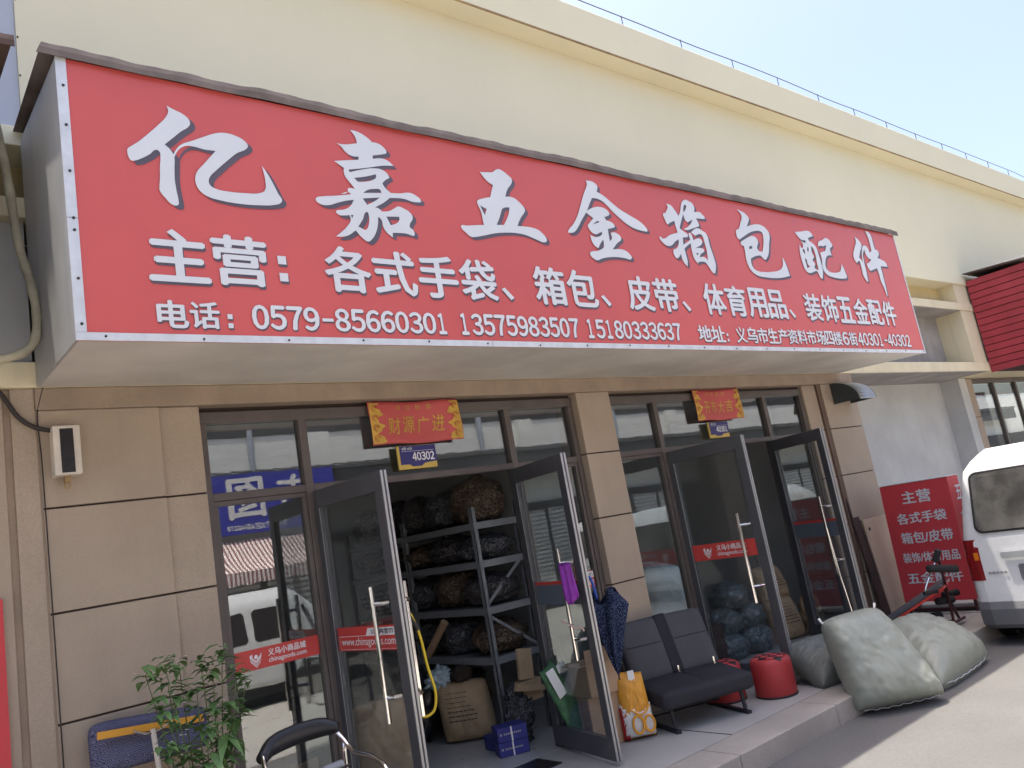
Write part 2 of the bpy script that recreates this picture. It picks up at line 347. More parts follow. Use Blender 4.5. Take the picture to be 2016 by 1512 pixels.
def pillow(mb, bl, br, tr, tl, thick, n=30, seed=0, wr=.02, ear=.05, pw=2.6, corner=0.):
    """a stuffed sack: two bulging sheets sewn at the rim, wrinkled towards the seams, pinched corners"""
    bl, br, tr, tl = map(Vector, (bl, br, tr, tl))
    nrm = ((br - bl).cross(tl - bl)).normalized(); rim = {}
    for side in (1, -1):
        V = []
        for i in range(n + 1):
            row = []
            for j in range(n + 1):
                u, v = 2 * i / n - 1, 2 * j / n - 1
                edge = i in (0, n) or j in (0, n)
                if edge and (i, j) in rim: row.append(rim[(i, j)]); continue
                # sides pulled in between the corners
                cr = 1 - corner * (1 if v > 0 else .3) * (abs(u) * abs(v)) ** 5
                pu = u * (1 - ear * (1 - v * v)) * cr; pv = v * (1 - ear * (1 - u * u)) * cr
                a, b = (pu + 1) / 2, (pv + 1) / 2
                p = (bl * (1 - a) + br * a) * (1 - b) + (tl * (1 - a) + tr * a) * b
                h = (max(0, 1 - abs(u) ** pw) ** .5) * (max(0, 1 - abs(v) ** pw) ** .5)
                rimf = max(abs(u), abs(v)) ** 5
                w_ = noise.noise(Vector((u * 3 + seed * 5, v * 3, side * 2.)))
                w2 = noise.noise(Vector((u * (9 if abs(v) > abs(u) else 2.5) + seed, v * (2.5 if abs(v) > abs(u) else 9), side * 4. + 9)))
                fold = abs(noise.noise(Vector((u * 4 + v * 2 + seed * 3, v * 3.2 - u * 1.5, side + 4.))))
                k = h * thick / 2 * (1 + .07 * w_) - .013 * max(0, .20 - fold) / .22 * h + wr * w2 * (.18 + 1.1 * rimf) * (0 if edge else 1) + .008 * noise.noise(Vector((u * 8, v * 8, seed)))* (0 if edge else 1)
                q = p + nrm * (k * side)
                x = mb.v(q); row.append(x)
                if edge: rim[(i, j)] = x
            V.append(row)
        for i in range(n):
            for j in range(n): mb.f([V[i][j], V[i + 1][j], V[i + 1][j + 1], V[i][j + 1]])
    return mb
# ------------------------------------------------------------------ ground
def struct(o): o['kind'] = 'structure'; return o
m = MB(); m.quad((-150, -150, -.15), (150, -150, -.15), (150, 150, -.15), (-150, 150, -.15)); struct(m.build('road', 'road'))
m = MB(); m.box(-60, 80, -9.3, -3.3, -.3, -.146); struct(m.build('bounce_lane', 'bounce_ground'))  # unseen pale strip added to bounce sunlight onto the facade
m = MB(); m.box(-12, 30, -1.06, .068, -.2, 0); struct(m.build('pavement', 'step'))
m = MB()
xs = -12.
while xs < 30:
    m.box(xs + .003, xs + 1.197, -1.385, -1.064, -.2, .002); xs += 1.2
struct(m.build('kerb', 'kerb', bevel=.008))
m = MB(); m.box(.88, 13, .0685, 7, -.2, .002); struct(m.build('shop_floor', 'floor'))
# paving joints are thin dark strips laid on the slabs
m = MB()
for x in (-1.9, -.4, 1.1, 2.6, 3.95, 5.3, 6.8, 8.3): m.box(x, x + .006, -1.058, -.02, .0005, .0035)
struct(m.build('paving_joint', 'tile_dark'))
m = MB(); m.prism([(2.55, -.25), (3.05, -.25), (3.05, .02), (2.55, .02)], .004, .012, 'Z'); mat_ = m.build('door_mat', 'blackbag'); tag(mat_, 'dark flat mat on the paving just in front of the open doorway', 'mat')

# ------------------------------------------------------------------ the building
bld = thing('shop_building', 'long cream painted market building with brown stone pilasters and two glazed shopfronts', 'building')
def rows(x0, x1, y0, y1, name='pilaster', zt=2.744, mat='tile'):
    m = MB(); zs = [0, .52, 1.08, 1.64, 2.20, zt]
    for a, b in zip(zs, zs[1:]): m.box(x0, x1, y0, y1, a + (.0055 if a else 0), b - (.0055 if b < zt else 0))
    o = m.build(name, mat, bld, bevel=.004)
    k = MB(); k.box(x0 + .008, x1 - .008, y0 + .014, y1 - .01, .001, zt - .001); k.build('joint', 'tile_dark', o)
    return o
rows(0, .636, 0, .25)
rows(.637, .88, .022, .25)
m = MB(); m.box(-.128, -.01, .004, .25, 0, 2.872); m.box(-4, -.165, .0, .25, 0, 2.872); m.build('side_wall', 'tile', bld, bevel=.004)
m = MB(); m.box(-.165, -.128, .022, .2, 0, 2.87); m.build('joint', 'lintel', bld)
m = MB(); m.box(-.01, 0, .008, .2, 0, 2.744); m.build('joint', 'lintel', bld)
rows(4.12, 4.535, 0, .3)
rows(7.845, 8.13, .045, .3)
rows(8.19, 8.96, 0, .74)
m = MB(); m.box(8.13, 8.19, .02, .3, 0, 2.744); m.build('jamb_strip', 'tile_side', bld)
m = MB(); m.box(-.01, 8.96, -.014, .3, 2.746, 2.872); m.build('lintel', 'lintel', bld, bevel=.006)
# horizontal ledges, recesses and upper wall
m = MB(); m.box(-6, 13.0, -.022, .75, 2.874, 3.02); m.box(13.0, 30, -.022, .75, 2.874, 3.02); m.build('ledge', 'cream_stain', bld, bevel=.006)
m = MB(); m.box(-6, 30, -.018, .4, 3.885, 4.01); m.build('ledge', 'cream_stain', bld, bevel=.006)
m = MB(); m.box(-6, 30, -.024, .4, 4.335, 4.46); m.build('ledge', 'cream', bld, bevel=.006)
m = MB(); m.box(-6, 30, .40, .6, 3.02, 3.885); m.build('recess_wall', 'concrete', bld)
m = MB(); m.box(-2.7, -.0, .06, .39, 3.022, 3.883); m.build('recess_light_panel', 'greywall', bld)  # pale panel added to lighten the dark recess between the signs
m = MB(); m.box(-6, 30, .26, .6, 4.01, 4.335); m.build('recess_wall', 'ochre', bld)
for x in (-3.5, 12.98):
    for y0, y1, z0, z1 in ((0, .4, 3.021, 3.884), (.004, .26, 4.011, 4.334)): m = MB(); m.box(x, x + .7, y0, y1, z0, z1); m.build('pier', 'cream_stain', bld)
m = MB(); m.box(.02, 30, 0, .4, 4.462, 6.27); m.build('upper_wall', 'cream', bld)
m = MB(); m.box(-8, .018, .02, .4, 4.462, 6.5); m.build('upper_wall', 'bluegrey', bld)
m = MB()
for k in range(7): m.box(.021, .03, -.0035, .0, 4.55 + k * .26, 4.562 + k * .26)
m.build('nail', 'cable', bld)
m = MB(); m.box(-.3, 30, -.215, .5, 6.272, 6.72); m.build('parapet', 'cream', bld, bevel=.015)
m = MB(); m.box(-.3, 30, -.2175, -.205, 6.272, 6.288); m.build('drip_edge', 'stain', bld)
m = MB(); m.box(-.3, 30, .5, 14, 6.3, 6.42); m.build('roof', 'concrete', bld)
m = MB(); rng = random.Random(3)
m.tube(smooth_path([(x, -.18 + rng.uniform(-.01, .01), 6.855 + rng.uniform(-.015, .015)) for x in range(0, 31)], 3), .0055, 5)
for x in range(1, 31): m.tube([(x - .3, -.18, 6.71), (x - .3, -.18, 6.855)], .005, 5)
m.build('lightning_wire', 'cable', bld)
# gap between this shop and the next
m = MB(); m.box(8.97, 13.3, -.015, .744, 2.866, 2.8735); m.build('soffit', 'concrete', bld)
m = MB(); m.box(8.7, 12.97, -.012, .398, 3.877, 3.8845); m.build('soffit', 'concrete', bld)
m = MB(); m.box(13.30, 13.585, .443, .9, 0, 2.865); m.build('side_wall', 'greywall', bld)
m = MB(); m.box(8.97, 13.30, .745, .9, 0, 2.872); m.build('back_wall', 'greywall', bld)
# shop interior
m = MB()
m.box(.1, .2, .26, 6.2, 0, 2.70); m.box(4.26, 4.36, .3, 6.2, 0, 2.70); m.box(8.5, 8.6, .75, 6.2, 0, 2.70); m.box(.1, 8.6, 6.2, 6.3, 0, 2.70)
m.box(8.2, 8.5, .31, .74, 0, 2.70)
m.build('interior_wall', 'inwall', bld)
m = MB(); m.box(.1, 8.6, .31, 6.3, 2.71, 2.85); m.build('ceiling', 'ceil', bld)
m = MB(); m.box(7.1, 7.5, 6.16, 6.19, 1.2, 2.0); m.build('wall_poster', 'redpack', bld)

EMB = [[(-.5, .28), (-.28, .42), (-.28, .1), (0, -.16), (.28, .12), (.5, .42), (.42, .02), (0, -.34), (-.5, .12)],
       [(-.5, .05), (0, -.42), (.42, -.06), (.40, -.14), (0, -.5), (-.5, -.03)],
       [(-.47, -.10), (0, -.58), (.38, -.24), (.35, -.32), (0, -.68), (-.47, -.19)]]
def emblem(mb, cx, cz, s, y):
    """open book over two chevrons with a ball"""
    for poly in EMB:
        vs = [mb.v((cx + x * s, y, cz + z * s)) for x, z in poly]; mb.f(vs)
    vs = [mb.v((cx + s * (.02 + .17 * math.cos(a * math.pi / 6)), y, cz + s * (.14 + .17 * math.sin(a * math.pi / 6)))) for a in range(12)]; mb.f(vs)
def sticker(parent, x0, x1, z0, z1, y, style, back=None):
    """front printed towards -y, grey backing behind"""
    if style != 'back':
        m = MB(); m.box(x0, x1, y - .0012, y - .0002, z0, z1); o = m.build('sticker', 'strip_red', parent)
        p = MB(); yy = y - .0022; h = z1 - z0; W = x1 - x0
        if style == 'logo':
            emblem(p, x0 + W * .24, z0 + h * .52, h * .62, yy)
            glyphs(p, '义乌小商品城', x0 + W * .385, x0 + W * .84, z0 + h * .52, z0 + h * .86, lambda u, v: (u, yy, v), .025)
            glyphs(p, 'chinagoods.com', x0 + W * .385, x0 + W * .84, z0 + h * .14, z0 + h * .45, lambda u, v: (u, yy, v), .012)
        elif style == 'www':
            zz = z0 + h * .62
            p.box(x0 + W * .03, x1 - .004, yy - .0002, yy, zz - .003, zz)
            p.box(x0 + W * .03, x1 - .004, yy - .0002, yy, z0 + h * .05, z0 + h * .05 + .002)
            p.box(x0 + W * .03, x0 + W * .03 + .002, yy - .0002, yy, z0 + h * .05, zz)
            p.prism([(x0 + W * .5, zz), (x0 + W * .54, z0 + h * .92), (x1 - .004, z0 + h * .92), (x1 - .004, zz)], yy - .0004, yy, 'Y')
            glyphs(p, 'www.chinagoods.com', x0 + W * .06, x0 + W * .97, z0 + h * .12, z0 + h * .55, lambda u, v: (u, yy, v), .004)
        p.build('print', 'strip_white', o, recalc=False)
        if style == 'www':
            q = MB(); glyphs(q, '义乌购官网', x0 + W * .58, x0 + W * .95, z0 + h * .66, z0 + h * .88, lambda u, v: (u, yy - .001, v), .02); q.build('small_print', 'ink', o, recalc=False)
    else:
        m = MB(); m.box(x0, x1, y - .0012, y - .0002, z0, z1 - .025); o = m.build('sticker', 'strip_grey', parent)
        m = MB(); m.box(x0, x1, y - .0012, y - .0002, z1 - .0245, z1); m.build('red_edge', 'strip_red', o)
def storefront(x0, x1, a0, a1, b0, b1):
    """frame with mullions a0..a1 and b0..b1, transom lights above the door, fixed lights beside it"""
    y0, y1 = .07, .15; m = MB()
    m.box(x0, x0 + .05, y0, y1, 0, 2.64); m.box(x1 - .055, x1, y0, y1, 0, 2.64)
    m.box(a0, a1, y0, y1, 0, 2.64); m.box(b0, b1, y0, y1, 0, 2.64)
    m.box(x0, x1, y0, y1, 2.6405, 2.715)
    for u, v in ((x0 + .05, a0), (a1, b0), (b1, x1 - .055)):
        m.box(u, v, y0 + .002, y1, 2.146, 2.196)
    for u, v in ((x0 + .05, a0), (b1, x1 - .055)):
        m.box(u, v, y0 + .01, y1 - .01, .0, .10); m.box(u, v, y0 + .012, y1 - .012, 2.115, 2.1455)
        m.box(u, u + .03, y0 + .012, y1 - .012, .1005, 2.1145); m.box(v - .03, v, y0 + .012, y1 - .012, .1005, 2.1145)
    o = m.build('shopfront_frame', 'frame', bld, bevel=.004)
    d = MB(); d.box(x0, x1, y0 + .03, y1 + .05, 2.7155, 2.743); d.build('painted_head_shadow', 'tile_dark', o)  # solid dark strip paints the shadow above the frame head
    for u, v, p, q in ((x0 + .05, a0, 2.196, 2.64), (a1, b0, 2.196, 2.64), (b1, x1 - .055, 2.196, 2.64), (x0 + .08, a0 - .03, .10, 2.115), (b1 + .03, x1 - .085, .10, 2.115)):
        g = MB(); g.box(u, v, .109, .114, p, q); g.build('pane', 'glass', o)
    return o
fa = storefront(.88, 4.12, 1.545, 1.603, 3.34, 3.40)
fb = storefront(4.535, 7.845, 5.19, 5.25, 7.03, 7.10)
sticker(fa, .965, 1.513, 1.10, 1.222, .109, 'logo')
m = MB(); m.box(3.86, 4.03, .1066, .1086, 1.09, 1.225); so_ = m.build('sticker', 'strip_red', fa)
m = MB(); m.box(3.86, 4.03, .1056, .1064, 1.17, 1.22); glyphs(m, 'om', 3.93, 4.02, 1.11, 1.155, lambda u, v: (u, .1055, v), .01); m.build('print', 'strip_white', so_, recalc=False)
m = MB(); glyphs(m, '商城', 3.92, 4.02, 1.178, 1.212, lambda u, v: (u, .1052, v), .02); m.build('small_print', 'ink', so_, recalc=False)
W_ = .855
def door(hx, ang, hand, style, hy=.10):
    o_ = MB(); s = .0225
    o_.box(0, .085, -s, s, .03, 2.143); o_.box(W_ - .085, W_, -s, s, .03, 2.143)
    o_.box(.085, W_ - .085, -s, s, 2.025, 2.143); o_.box(.085, W_ - .085, -s, s, .03, .175)
    d = o_.build('door', 'leaf', bld, bevel=.004); d.location = (hx, hy, 0); d.rotation_euler = (0, 0, R(ang))
    g = MB(); g.box(.086, W_ - .086, -.003, .003, .176, 2.024); g.build('pane', 'lglass', d)
    b = MB()
    for sy in (-1, 1):
        yy = sy * .0235
        b.box(.0855, .093, yy - .001, yy + .001, .18, 2.02)
    b.build('glazing_bead', 'alu', d)
    e = MB(); e.box(W_ + .0005, W_ + .006, -.021, -.006, .035, 2.14); e.box(W_ + .0005, W_ + .006, .006, .021, .035, 2.14); e.build('edge_strip', 'alu', d)
    for sy in ((-1, 1) if hx < 4 else (-1,)):
        h = MB(); x = W_ - (.17 if sy < 0 or hx > 3 else .075); yy = sy * .085
        h.tube([(x, yy, .70), (x, yy, 1.475)], .016, 12)
        for z in (.84, 1.37): h.tube([(x + .0, yy, z), (x + .055, sy * .06, z), (x + .075, sy * .0235, z)], .013, 10)
        h.build('handle', 'chrome', d, smooth=False)
    if style: sticker(d, .087, W_ - .087, 1.095 if style != 'back' else 1.07, 1.24, -.0035, style)
    return d
dA1 = door(1.607, -86.5, 'l', 'www'); dA2 = door(3.335, -102.5, 'r', 'back')
dB1 = door(5.255, -86.5, 'l', 'logo'); dB2 = door(7.025, -110, 'r', 'back')

# ------------------------------------------------------------------ the big shop sign
sg = thing('shop_sign', 'large red box sign with big white brush characters above the two shopfronts', 'sign', (4.33, -.54, 2.83)); SO = (4.33, -.54, 2.83)
YF = -1.083
def sp(name, mat, fn, **k):
    m = MB(SO); fn(m); return m.build(name, mat, sg, **k)
fp = sp('front_panel', 'red', lambda m: m.box(.0, 8.657, YF, YF + .02, 2.826, 4.262))
def tr_(m):
    for a, b in ((2.862, 3.42), (3.423, 4.262)): m.box(-.004, .043, YF - .006, YF - .0005, a, b)
    x = -.004
    while x < 8.66:
        e = min(x + 2.4, 8.66); m.box(x, e - .003, YF - .008, YF - .0005, 2.822, 2.860); x += 2.4
    m.box(8.643, 8.662, YF - .006, YF - .0005, 2.862, 4.262)
tm = sp('trim', 'alu_white', tr_)
def rv(m):
    for z in (2.9, 3.12, 3.36, 3.42, 3.66, 3.9, 4.11): m.lathe([(.007, 0), (.007, .004)], (.024, YF - .006, z), 8, Vector((0, -1, 0)))
    for k in range(20): m.lathe([(.006, 0), (.006, .004)], (.12 + k * .447, YF - .008, 2.842 + .006 * math.sin(k * 5)), 8, Vector((0, -1, 0)))
m = MB(SO); rv(m); m.build('rivet', 'cable', tm)
sp('side_panel', 'sheet', lambda m: m.prism([(YF + .0205, 2.83), (0 - .024, 2.876), (-.024, 4.37), (YF + .0205, 4.27)], 0, .012, 'X'))
sp('side_panel', 'sheet', lambda m: m.prism([(YF + .0205, 2.83), (0 - .024, 2.876), (-.024, 4.37), (YF + .0205, 4.27)], 8.645, 8.657, 'X'))
def sof(m):
    x = .0125; 
    for e in (1.45, 2.9, 4.35, 5.8, 7.25, 8.644):
        m.prism([(YF + .0205, 2.826), (-.024, 2.874), (-.024, 2.884), (YF + .0205, 2.836)], x, e - .0025, 'X'); x = e
sp('soffit_panel', 'soffit', sof)
def roofsheet(m, x0, x1, zf, zb, y0, y1, seed, skew=.05):
    n = int((x1 - x0) / .035); rng = random.Random(seed)
    def P(i, j):
        t = i / n; x = x0 + (x1 - x0) * t
        wv = .0025 * math.sin(x * 2 * math.pi / .19); irr = .022 * noise.noise(Vector((x * 1.3, seed, 0))) + .008 * noise.noise(Vector((x * 4.3, seed, 5)))
        f = [(y0 - .004 + irr * .4, zf - .062 + irr * .6), (y0 - .006, zf - .03 + irr), (y0, zf + wv + irr), ((y0 + y1) / 2, (zf + zb) / 2 + wv), (y1, zb + wv)][j]
        return (x + skew * (1 - t) * (j / 4), f[0], f[1])
    V = [[m.v(P(i, j)) for j in range(5)] for i in range(n + 1)]
    for i in range(n):
        for j in range(4): m.f([V[i][j], V[i + 1][j], V[i + 1][j + 1], V[i][j + 1]])
ro = sp('roof_sheet', 'roofsheet', lambda m: roofsheet(m, -.085, 8.73, 4.315, 4.425, -1.105, -.028, 2))
sd = ro.modifiers.new('thick', 'SOLIDIFY'); sd.thickness = .006
TITLE = [
 [["502,4109! 534,4095 586,4075 611,4050 615,4029 607,4011 563,3972 509,3917 473,3881! 494,3863 510,3838! 515,3816 510,3751 506,3686 509,3628 514,3570 512,3554 501,3546 476,3551 451,3579 426,3618 426,3634 433,3684 439,3753 446,3808 444,3835 430,3843 396,3813 355,3783 319,3764 303,3762 295,3773 289,3812 293,3826 310,3842 347,3874 390,3919 455,3992 492,4039 508,4075 508,4087"],
  ["510,3829! 538,3876 565,3902 613,3927 672,3960 749,3999 795,4010 852,4005 900,3984 918,3958 908,3937 850,3899 800,3852 726,3777 692,3739 680,3711 686,3684 719,3668 779,3663 868,3667 957,3681 984,3700 994,3757 989,3815 984,3849! 1009,3809 1039,3745 1061,3689 1078,3654 1071,3639 1023,3618 952,3607 839,3600 730,3606 663,3620 628,3645 611,3684 612,3721 626,3756 665,3805 704,3854 735,3892! 673,3890 623,3896 589,3894 563,3883 536,3857 515,3816!"]],
 [["1578,4185! 1607,4187 1655,4176 1697,4154 1722,4132! 1761,4131 1798,4113 1817,4086 1811,4069! 1766,4055 1712,4040! 1709,4017! 1779,4031 1823,4019 1853,3994! 1771,3981 1664,3950 1528,3915! 1534,3899! 1605,3925 1721,3955 1766,3952 1797,3933 1810,3905! 1778,3886 1751,3860! 1764,3835 1802,3803! 1869,3810 1943,3824 1988,3811 2019,3782 2014,3769! 1956,3765 1893,3776 1790,3769! 1741,3731 1673,3691! 1695,3687 1720,3669! 1767,3678 1811,3702 1839,3718 1881,3709 1919,3689 1935,3662 1928,3639 1905,3607 1904,3585 1922,3574 1928,3539 1918,3531! 1870,3541 1812,3540 1771,3536! 1767,3506! 1731,3531 1709,3571 1705,3612 1685,3631! 1674,3577 1652,3523 1624,3484 1590,3461 1558,3477 1517,3524! 1464,3487 1415,3473 1382,3472! 1431,3511 1467,3546 1494,3587 1491,3617! 1451,3610 1420,3611 1404,3629 1413,3637 1457,3648 1503,3675 1535,3720! 1487,3709 1426,3688 1355,3662 1305,3666 1285,3684 1290,3699 1327,3713 1416,3730 1520,3754! 1511,3764 1447,3745! 1500,3765 1506,3789 1521,3795 1553,3794! 1526,3829 1499,3866 1494,3897 1499,3921! 1439,3956! 1504,3971 1608,3993! 1611,4014! 1564,4011 1524,4031 1499,4063 1472,4077! 1520,4079 1613,4103! 1610,4135 1598,4162",
   "1558,3866! 1644,3889 1715,3915! 1711,3892 1685,3872 1615,3849 1579,3845!",
   "1604,3775! 1641,3800 1693,3814 1727,3814 1735,3794!",
   "1596,3738! 1718,3761! 1674,3729 1622,3700!",
   "1538,3551! 1577,3602 1600,3646 1615,3652 1621,3633 1612,3575 1595,3542 1580,3533!",
   "1743,3639! 1795,3645 1836,3649! 1833,3628 1811,3604 1765,3585!",
   "1500,3621! 1517,3621! 1504,3598!"]],
 [["2544,4066! 2607,4074 2663,4085 2691,4105 2719,4116 2756,4107 2800,4080 2824,4061 2824,4040 2812,4017 2773,3977 2750,3940 2736,3911! 2779,3915 2813,3912 2854,3888 2891,3851 2897,3830 2887,3812 2847,3770 2822,3737 2798,3699! 2867,3703 2934,3702 2984,3693 3025,3668 3053,3629 3049,3612 3025,3601 2950,3616 2863,3638 2778,3644 2678,3637 2578,3620 2478,3593 2410,3577 2373,3574 2337,3598 2303,3640 2312,3649 2352,3651 2423,3662 2499,3672! 2497,3707 2495,3766 2476,3840 2485,3849 2526,3867 2599,3888! 2618,3934 2643,3983! 2597,4005",
   "2496,3813! 2548,3793! 2522,3746!",
   "2611,3686! 2647,3741 2684,3811! 2709,3825 2756,3833! 2738,3785 2711,3740 2676,3693!"]],
 [["3585,4164! 3630,4168 3678,4159 3703,4136 3697,4112 3683,4086! 3752,4062 3823,4019 3907,3970 4014,3930 4118,3891 4175,3853 4193,3820 4183,3810! 4115,3812 4030,3824 3952,3852 3885,3892 3819,3937 3768,3983 3720,4014 3667,4026 3616,4024! 3579,3976 3539,3919! 3504,3878 3446,3815 3394,3754 3353,3718 3317,3705 3279,3703! 3293,3725 3353,3777 3413,3848 3463,3928 3529,4040 3579,4113 3590,4134"],
  ["3514,3893! 3538,3912! 3600,3941 3673,3958 3734,3952 3772,3926 3773,3909 3749,3892 3711,3880! 3723,3853! 3769,3847 3802,3829 3807,3806! 3780,3796 3721,3780! 3718,3735 3716,3678! 3751,3715 3746,3745 3776,3759 3825,3751 3851,3730 3851,3711 3796,3672 3729,3614! 3808,3624 3865,3620 3910,3596 3931,3567 3917,3551 3852,3553 3756,3554 3658,3543 3592,3528 3532,3509 3504,3516 3468,3551 3476,3567 3496,3576 3560,3587 3632,3617! 3643,3657 3646,3687! 3609,3653 3572,3608! 3534,3628 3514,3667 3514,3710! 3553,3699 3604,3706 3644,3727! 3647,3750! 3612,3735 3578,3722 3538,3731 3512,3759 3506,3781 3535,3812 3583,3853! 3545,3874",
   "3559,3799! 3628,3839! 3644,3827!"]],
 [["4514,4099! 4574,4090 4611,4051 4645,4004! 4680,4045 4721,4125 4753,4156 4794,4172 4836,4165 4876,4151 4894,4118 4877,4068! 4962,4076 4987,4059 5015,4032 5003,4018! 4941,4015 4884,4011! 4903,3968 4905,3941! 4817,3913 4721,3885 4675,3888! 4747,3920 4804,3962 4830,3994! 4752,3958! 4728,3972 4717,4005 4715,4030! 4681,3981 4636,3912 4624,3887! 4677,3863 4714,3843 4705,3818! 4638,3808! 4623,3741! 4734,3796! 4732,3855 4756,3862! 4766,3849 4778,3796! 4821,3815 4874,3821 4894,3803 4885,3777 4817,3741 4774,3722! 4852,3734 4895,3719 4886,3703 4840,3679 4807,3647! 4883,3651 4919,3627! 4932,3727 4926,3796 4916,3855 4897,3865 4858,3859 4815,3842! 4769,3869! 4829,3905 4878,3918 4932,3901 4978,3881 4995,3758 5014,3660 5016,3591 4980,3512! 4948,3517 4911,3563 4874,3604 4830,3608 4776,3598! 4767,3583! 4733,3621 4722,3673 4728,3766! 4653,3725 4625,3705! 4629,3655 4630,3593 4614,3546! 4581,3575 4565,3611 4566,3657! 4518,3617 4492,3610 4473,3627 4471,3674 4526,3703 4567,3755 4573,3785! 4523,3760 4478,3727 4431,3711 4385,3716 4346,3742 4327,3778 4339,3784 4369,3770 4471,3812 4583,3846! 4575,3886 4571,3951! 4508,3926 4468,3910 4451,3944 4442,3998 4472,4009 4501,4037 4524,4074",
   "4767,4123 4783,4116 4764,4081 4734,4052! 4723,4048! 4741,4097",
   "4775,3681! 4813,3684! 4782,3659!"]],
 [["5537,4181! 5601,4172 5662,4153 5705,4110 5689,4081 5637,4021! 5724,4047 5827,4066 5904,4060 5964,4031 5990,3990 5946,3882 5889,3768 5826,3711! 5800,3712 5772,3731 5744,3747! 5661,3731 5582,3703! 5571,3666 5587,3610 5646,3586 5748,3583 5895,3597 6013,3622 6079,3659 6112,3717 6117,3761! 6141,3730 6160,3666 6174,3577! 6057,3552 5914,3535 5737,3532 5612,3544 5542,3580 5511,3630 5502,3691 5513,3765 5517,3818! 5475,3829 5478,3848 5520,3871 5610,3909 5688,3933 5744,3923 5766,3890 5726,3812 5747,3787! 5800,3789! 5837,3849 5873,3939 5873,3983 5835,3998 5763,3992 5676,3969 5575,3926 5472,3876! 5444,3889 5439,3920 5451,3963 5497,3984 5544,4042 5593,4128 5577,4153",
   "5596,3818! 5654,3834! 5637,3803! 5591,3794!"]],
 [["6462,4059! 6588,4077 6710,4099 6754,4095 6789,4071 6799,4050! 6742,4035 6688,4016! 6698,3987! 6758,3967 6803,3932 6818,3863 6825,3777 6824,3690 6777,3587! 6743,3597 6722,3635 6704,3663 6665,3660 6612,3644 6555,3633 6508,3644 6478,3676 6467,3734 6463,3793 6469,3857 6497,3928! 6516,3895 6562,3934 6534,3972! 6601,3955! 6631,3980 6608,3988! 6562,3984 6518,4003",
   "6533,3884! 6562,3883 6556,3835! 6535,3846",
   "6638,3920! 6652,3908 6632,3863! 6616,3871",
   "6713,3936! 6739,3917 6754,3857 6745,3770 6740,3675! 6675,3700 6701,3740 6674,3781 6714,3819 6695,3861",
   "6530,3786! 6559,3776 6559,3724 6595,3706! 6532,3682! 6530,3726"],
  ["6852,3936! 6865,3982 6888,3999 6971,4026 7049,4056 7099,4043 7133,4013 7147,3983 7132,3968 7083,3941 7074,3904 7080,3865! 7022,3862 6963,3837 6919,3785 6899,3717 6931,3685 6997,3672 7105,3680 7171,3699 7212,3742 7237,3784! 7260,3746 7276,3693 7285,3645 7259,3625! 7114,3615 6996,3620 6900,3635 6846,3670 6834,3712 6856,3801 6859,3876! 6970,3904! 7023,3975! 6946,3954 6883,3953"]],
 [["7682,4141! 7750,4113 7798,4053 7785,4028 7728,3969 7668,3894! 7712,3863 7723,3841! 7733,3882 7768,3973 7818,4037 7865,4053 7906,4046 7935,4013 7939,3977! 7997,4001! 8003,4055 8001,4163 7969,4235! 8037,4233 8084,4190 8087,4105 8091,4024! 8147,4021 8158,3985 8097,3926! 8195,3910 8265,3886 8286,3836! 8214,3836 8116,3828! 8115,3718 8110,3599 8097,3477! 8079,3476! 8061,3572 8031,3647 8028,3729 8019,3800! 7926,3775 7847,3754! 7817,3784 7803,3833! 7879,3859 7942,3894! 7880,3907 7843,3945 7835,4006! 7773,3938 7756,3861 7749,3761 7733,3621! 7700,3622! 7655,3685 7660,3760 7663,3853! 7629,3850! 7588,3824! 7550,3866 7555,3919 7614,3994 7695,4101"]],
]
def front(y): return lambda u, v: (u, y, v)
SHD = (.026, -.018)
def lettering(fill, name):
    a = MB(SO); fill(a, YF - .0062, 0, 0); o = a.build(name, 'white', sg, recalc=False)
    b = MB(SO); fill(b, YF - .0030, 1, 1); b.build('printed_shadow', 'shadow', o, recalc=False)
for ch in TITLE:
    def fl(mb, y, k, _):
        for i, rings in enumerate(ch):
            yy = y - i * .0008
            outline(mb, rings, lambda u, v: (u + SHD[0] * k, yy, v + SHD[1] * k))
    lettering(fl, 'brush_character')
def char_part(c, x0, x1, z0, z1, name, dx, dz):
    def fl(mb, y, k, _):
        pl = lambda u, v: (u + dx * k, y, v + dz * k)
        if c == '：':
            for z in (z0 + (z1 - z0) * .10, z0 + (z1 - z0) * .46): mb.prism([pl(x0, z)[::2], pl(x1, z)[::2], pl(x1, z + (x1 - x0))[::2], pl(x0, z + (x1 - x0))[::2]], y - .0005, y, 'Y')
        elif c == '、':
            mb.prism([pl(x0 + a * (x1 - x0), z0 + b * (z1 - z0))[::2] for a, b in ((.0, .85), (.29, 1), (1, .22), (.70, 0))], y - .0005, y, 'Y')
        elif c == '-': mb.prism([pl(x0, z0)[::2], pl(x1, z0)[::2], pl(x1, z1)[::2], pl(x0, z1)[::2]], y - .0005, y, 'Y')
        elif c[0].isdigit(): digits(mb, c, x0, x1, z0, z1, pl)
        else: glyphs(mb, c, x0, x1, z0, z1, pl, .03)
    lettering(fl, name)
x = .345
for c in '主营：各式手袋、箱包、皮带、体育用品、装饰五金配件':
    if c == '：': char_part(c, x + .035, x + .083, 3.145, 3.42, 'colon', .006, -.014)
    elif c == '、': char_part(c, x + .01, x + .108, 3.147, 3.234, 'comma', .006, -.014)
    else: char_part(c, x, x + .284, 3.137, 3.408, 'character', .006, -.014)
    x += .314
def c3(c, a, b, z0=2.894, z1=3.032, name='character'): char_part(c, a, b, z0, z1, name, .005, -.008)
c3('电', .359, .500); c3('话', .515, .656); c3('：', .698, .724, 2.885, 3.02, 'colon'); c3('：', 4.938, 4.962, 2.885, 3.02, 'colon')
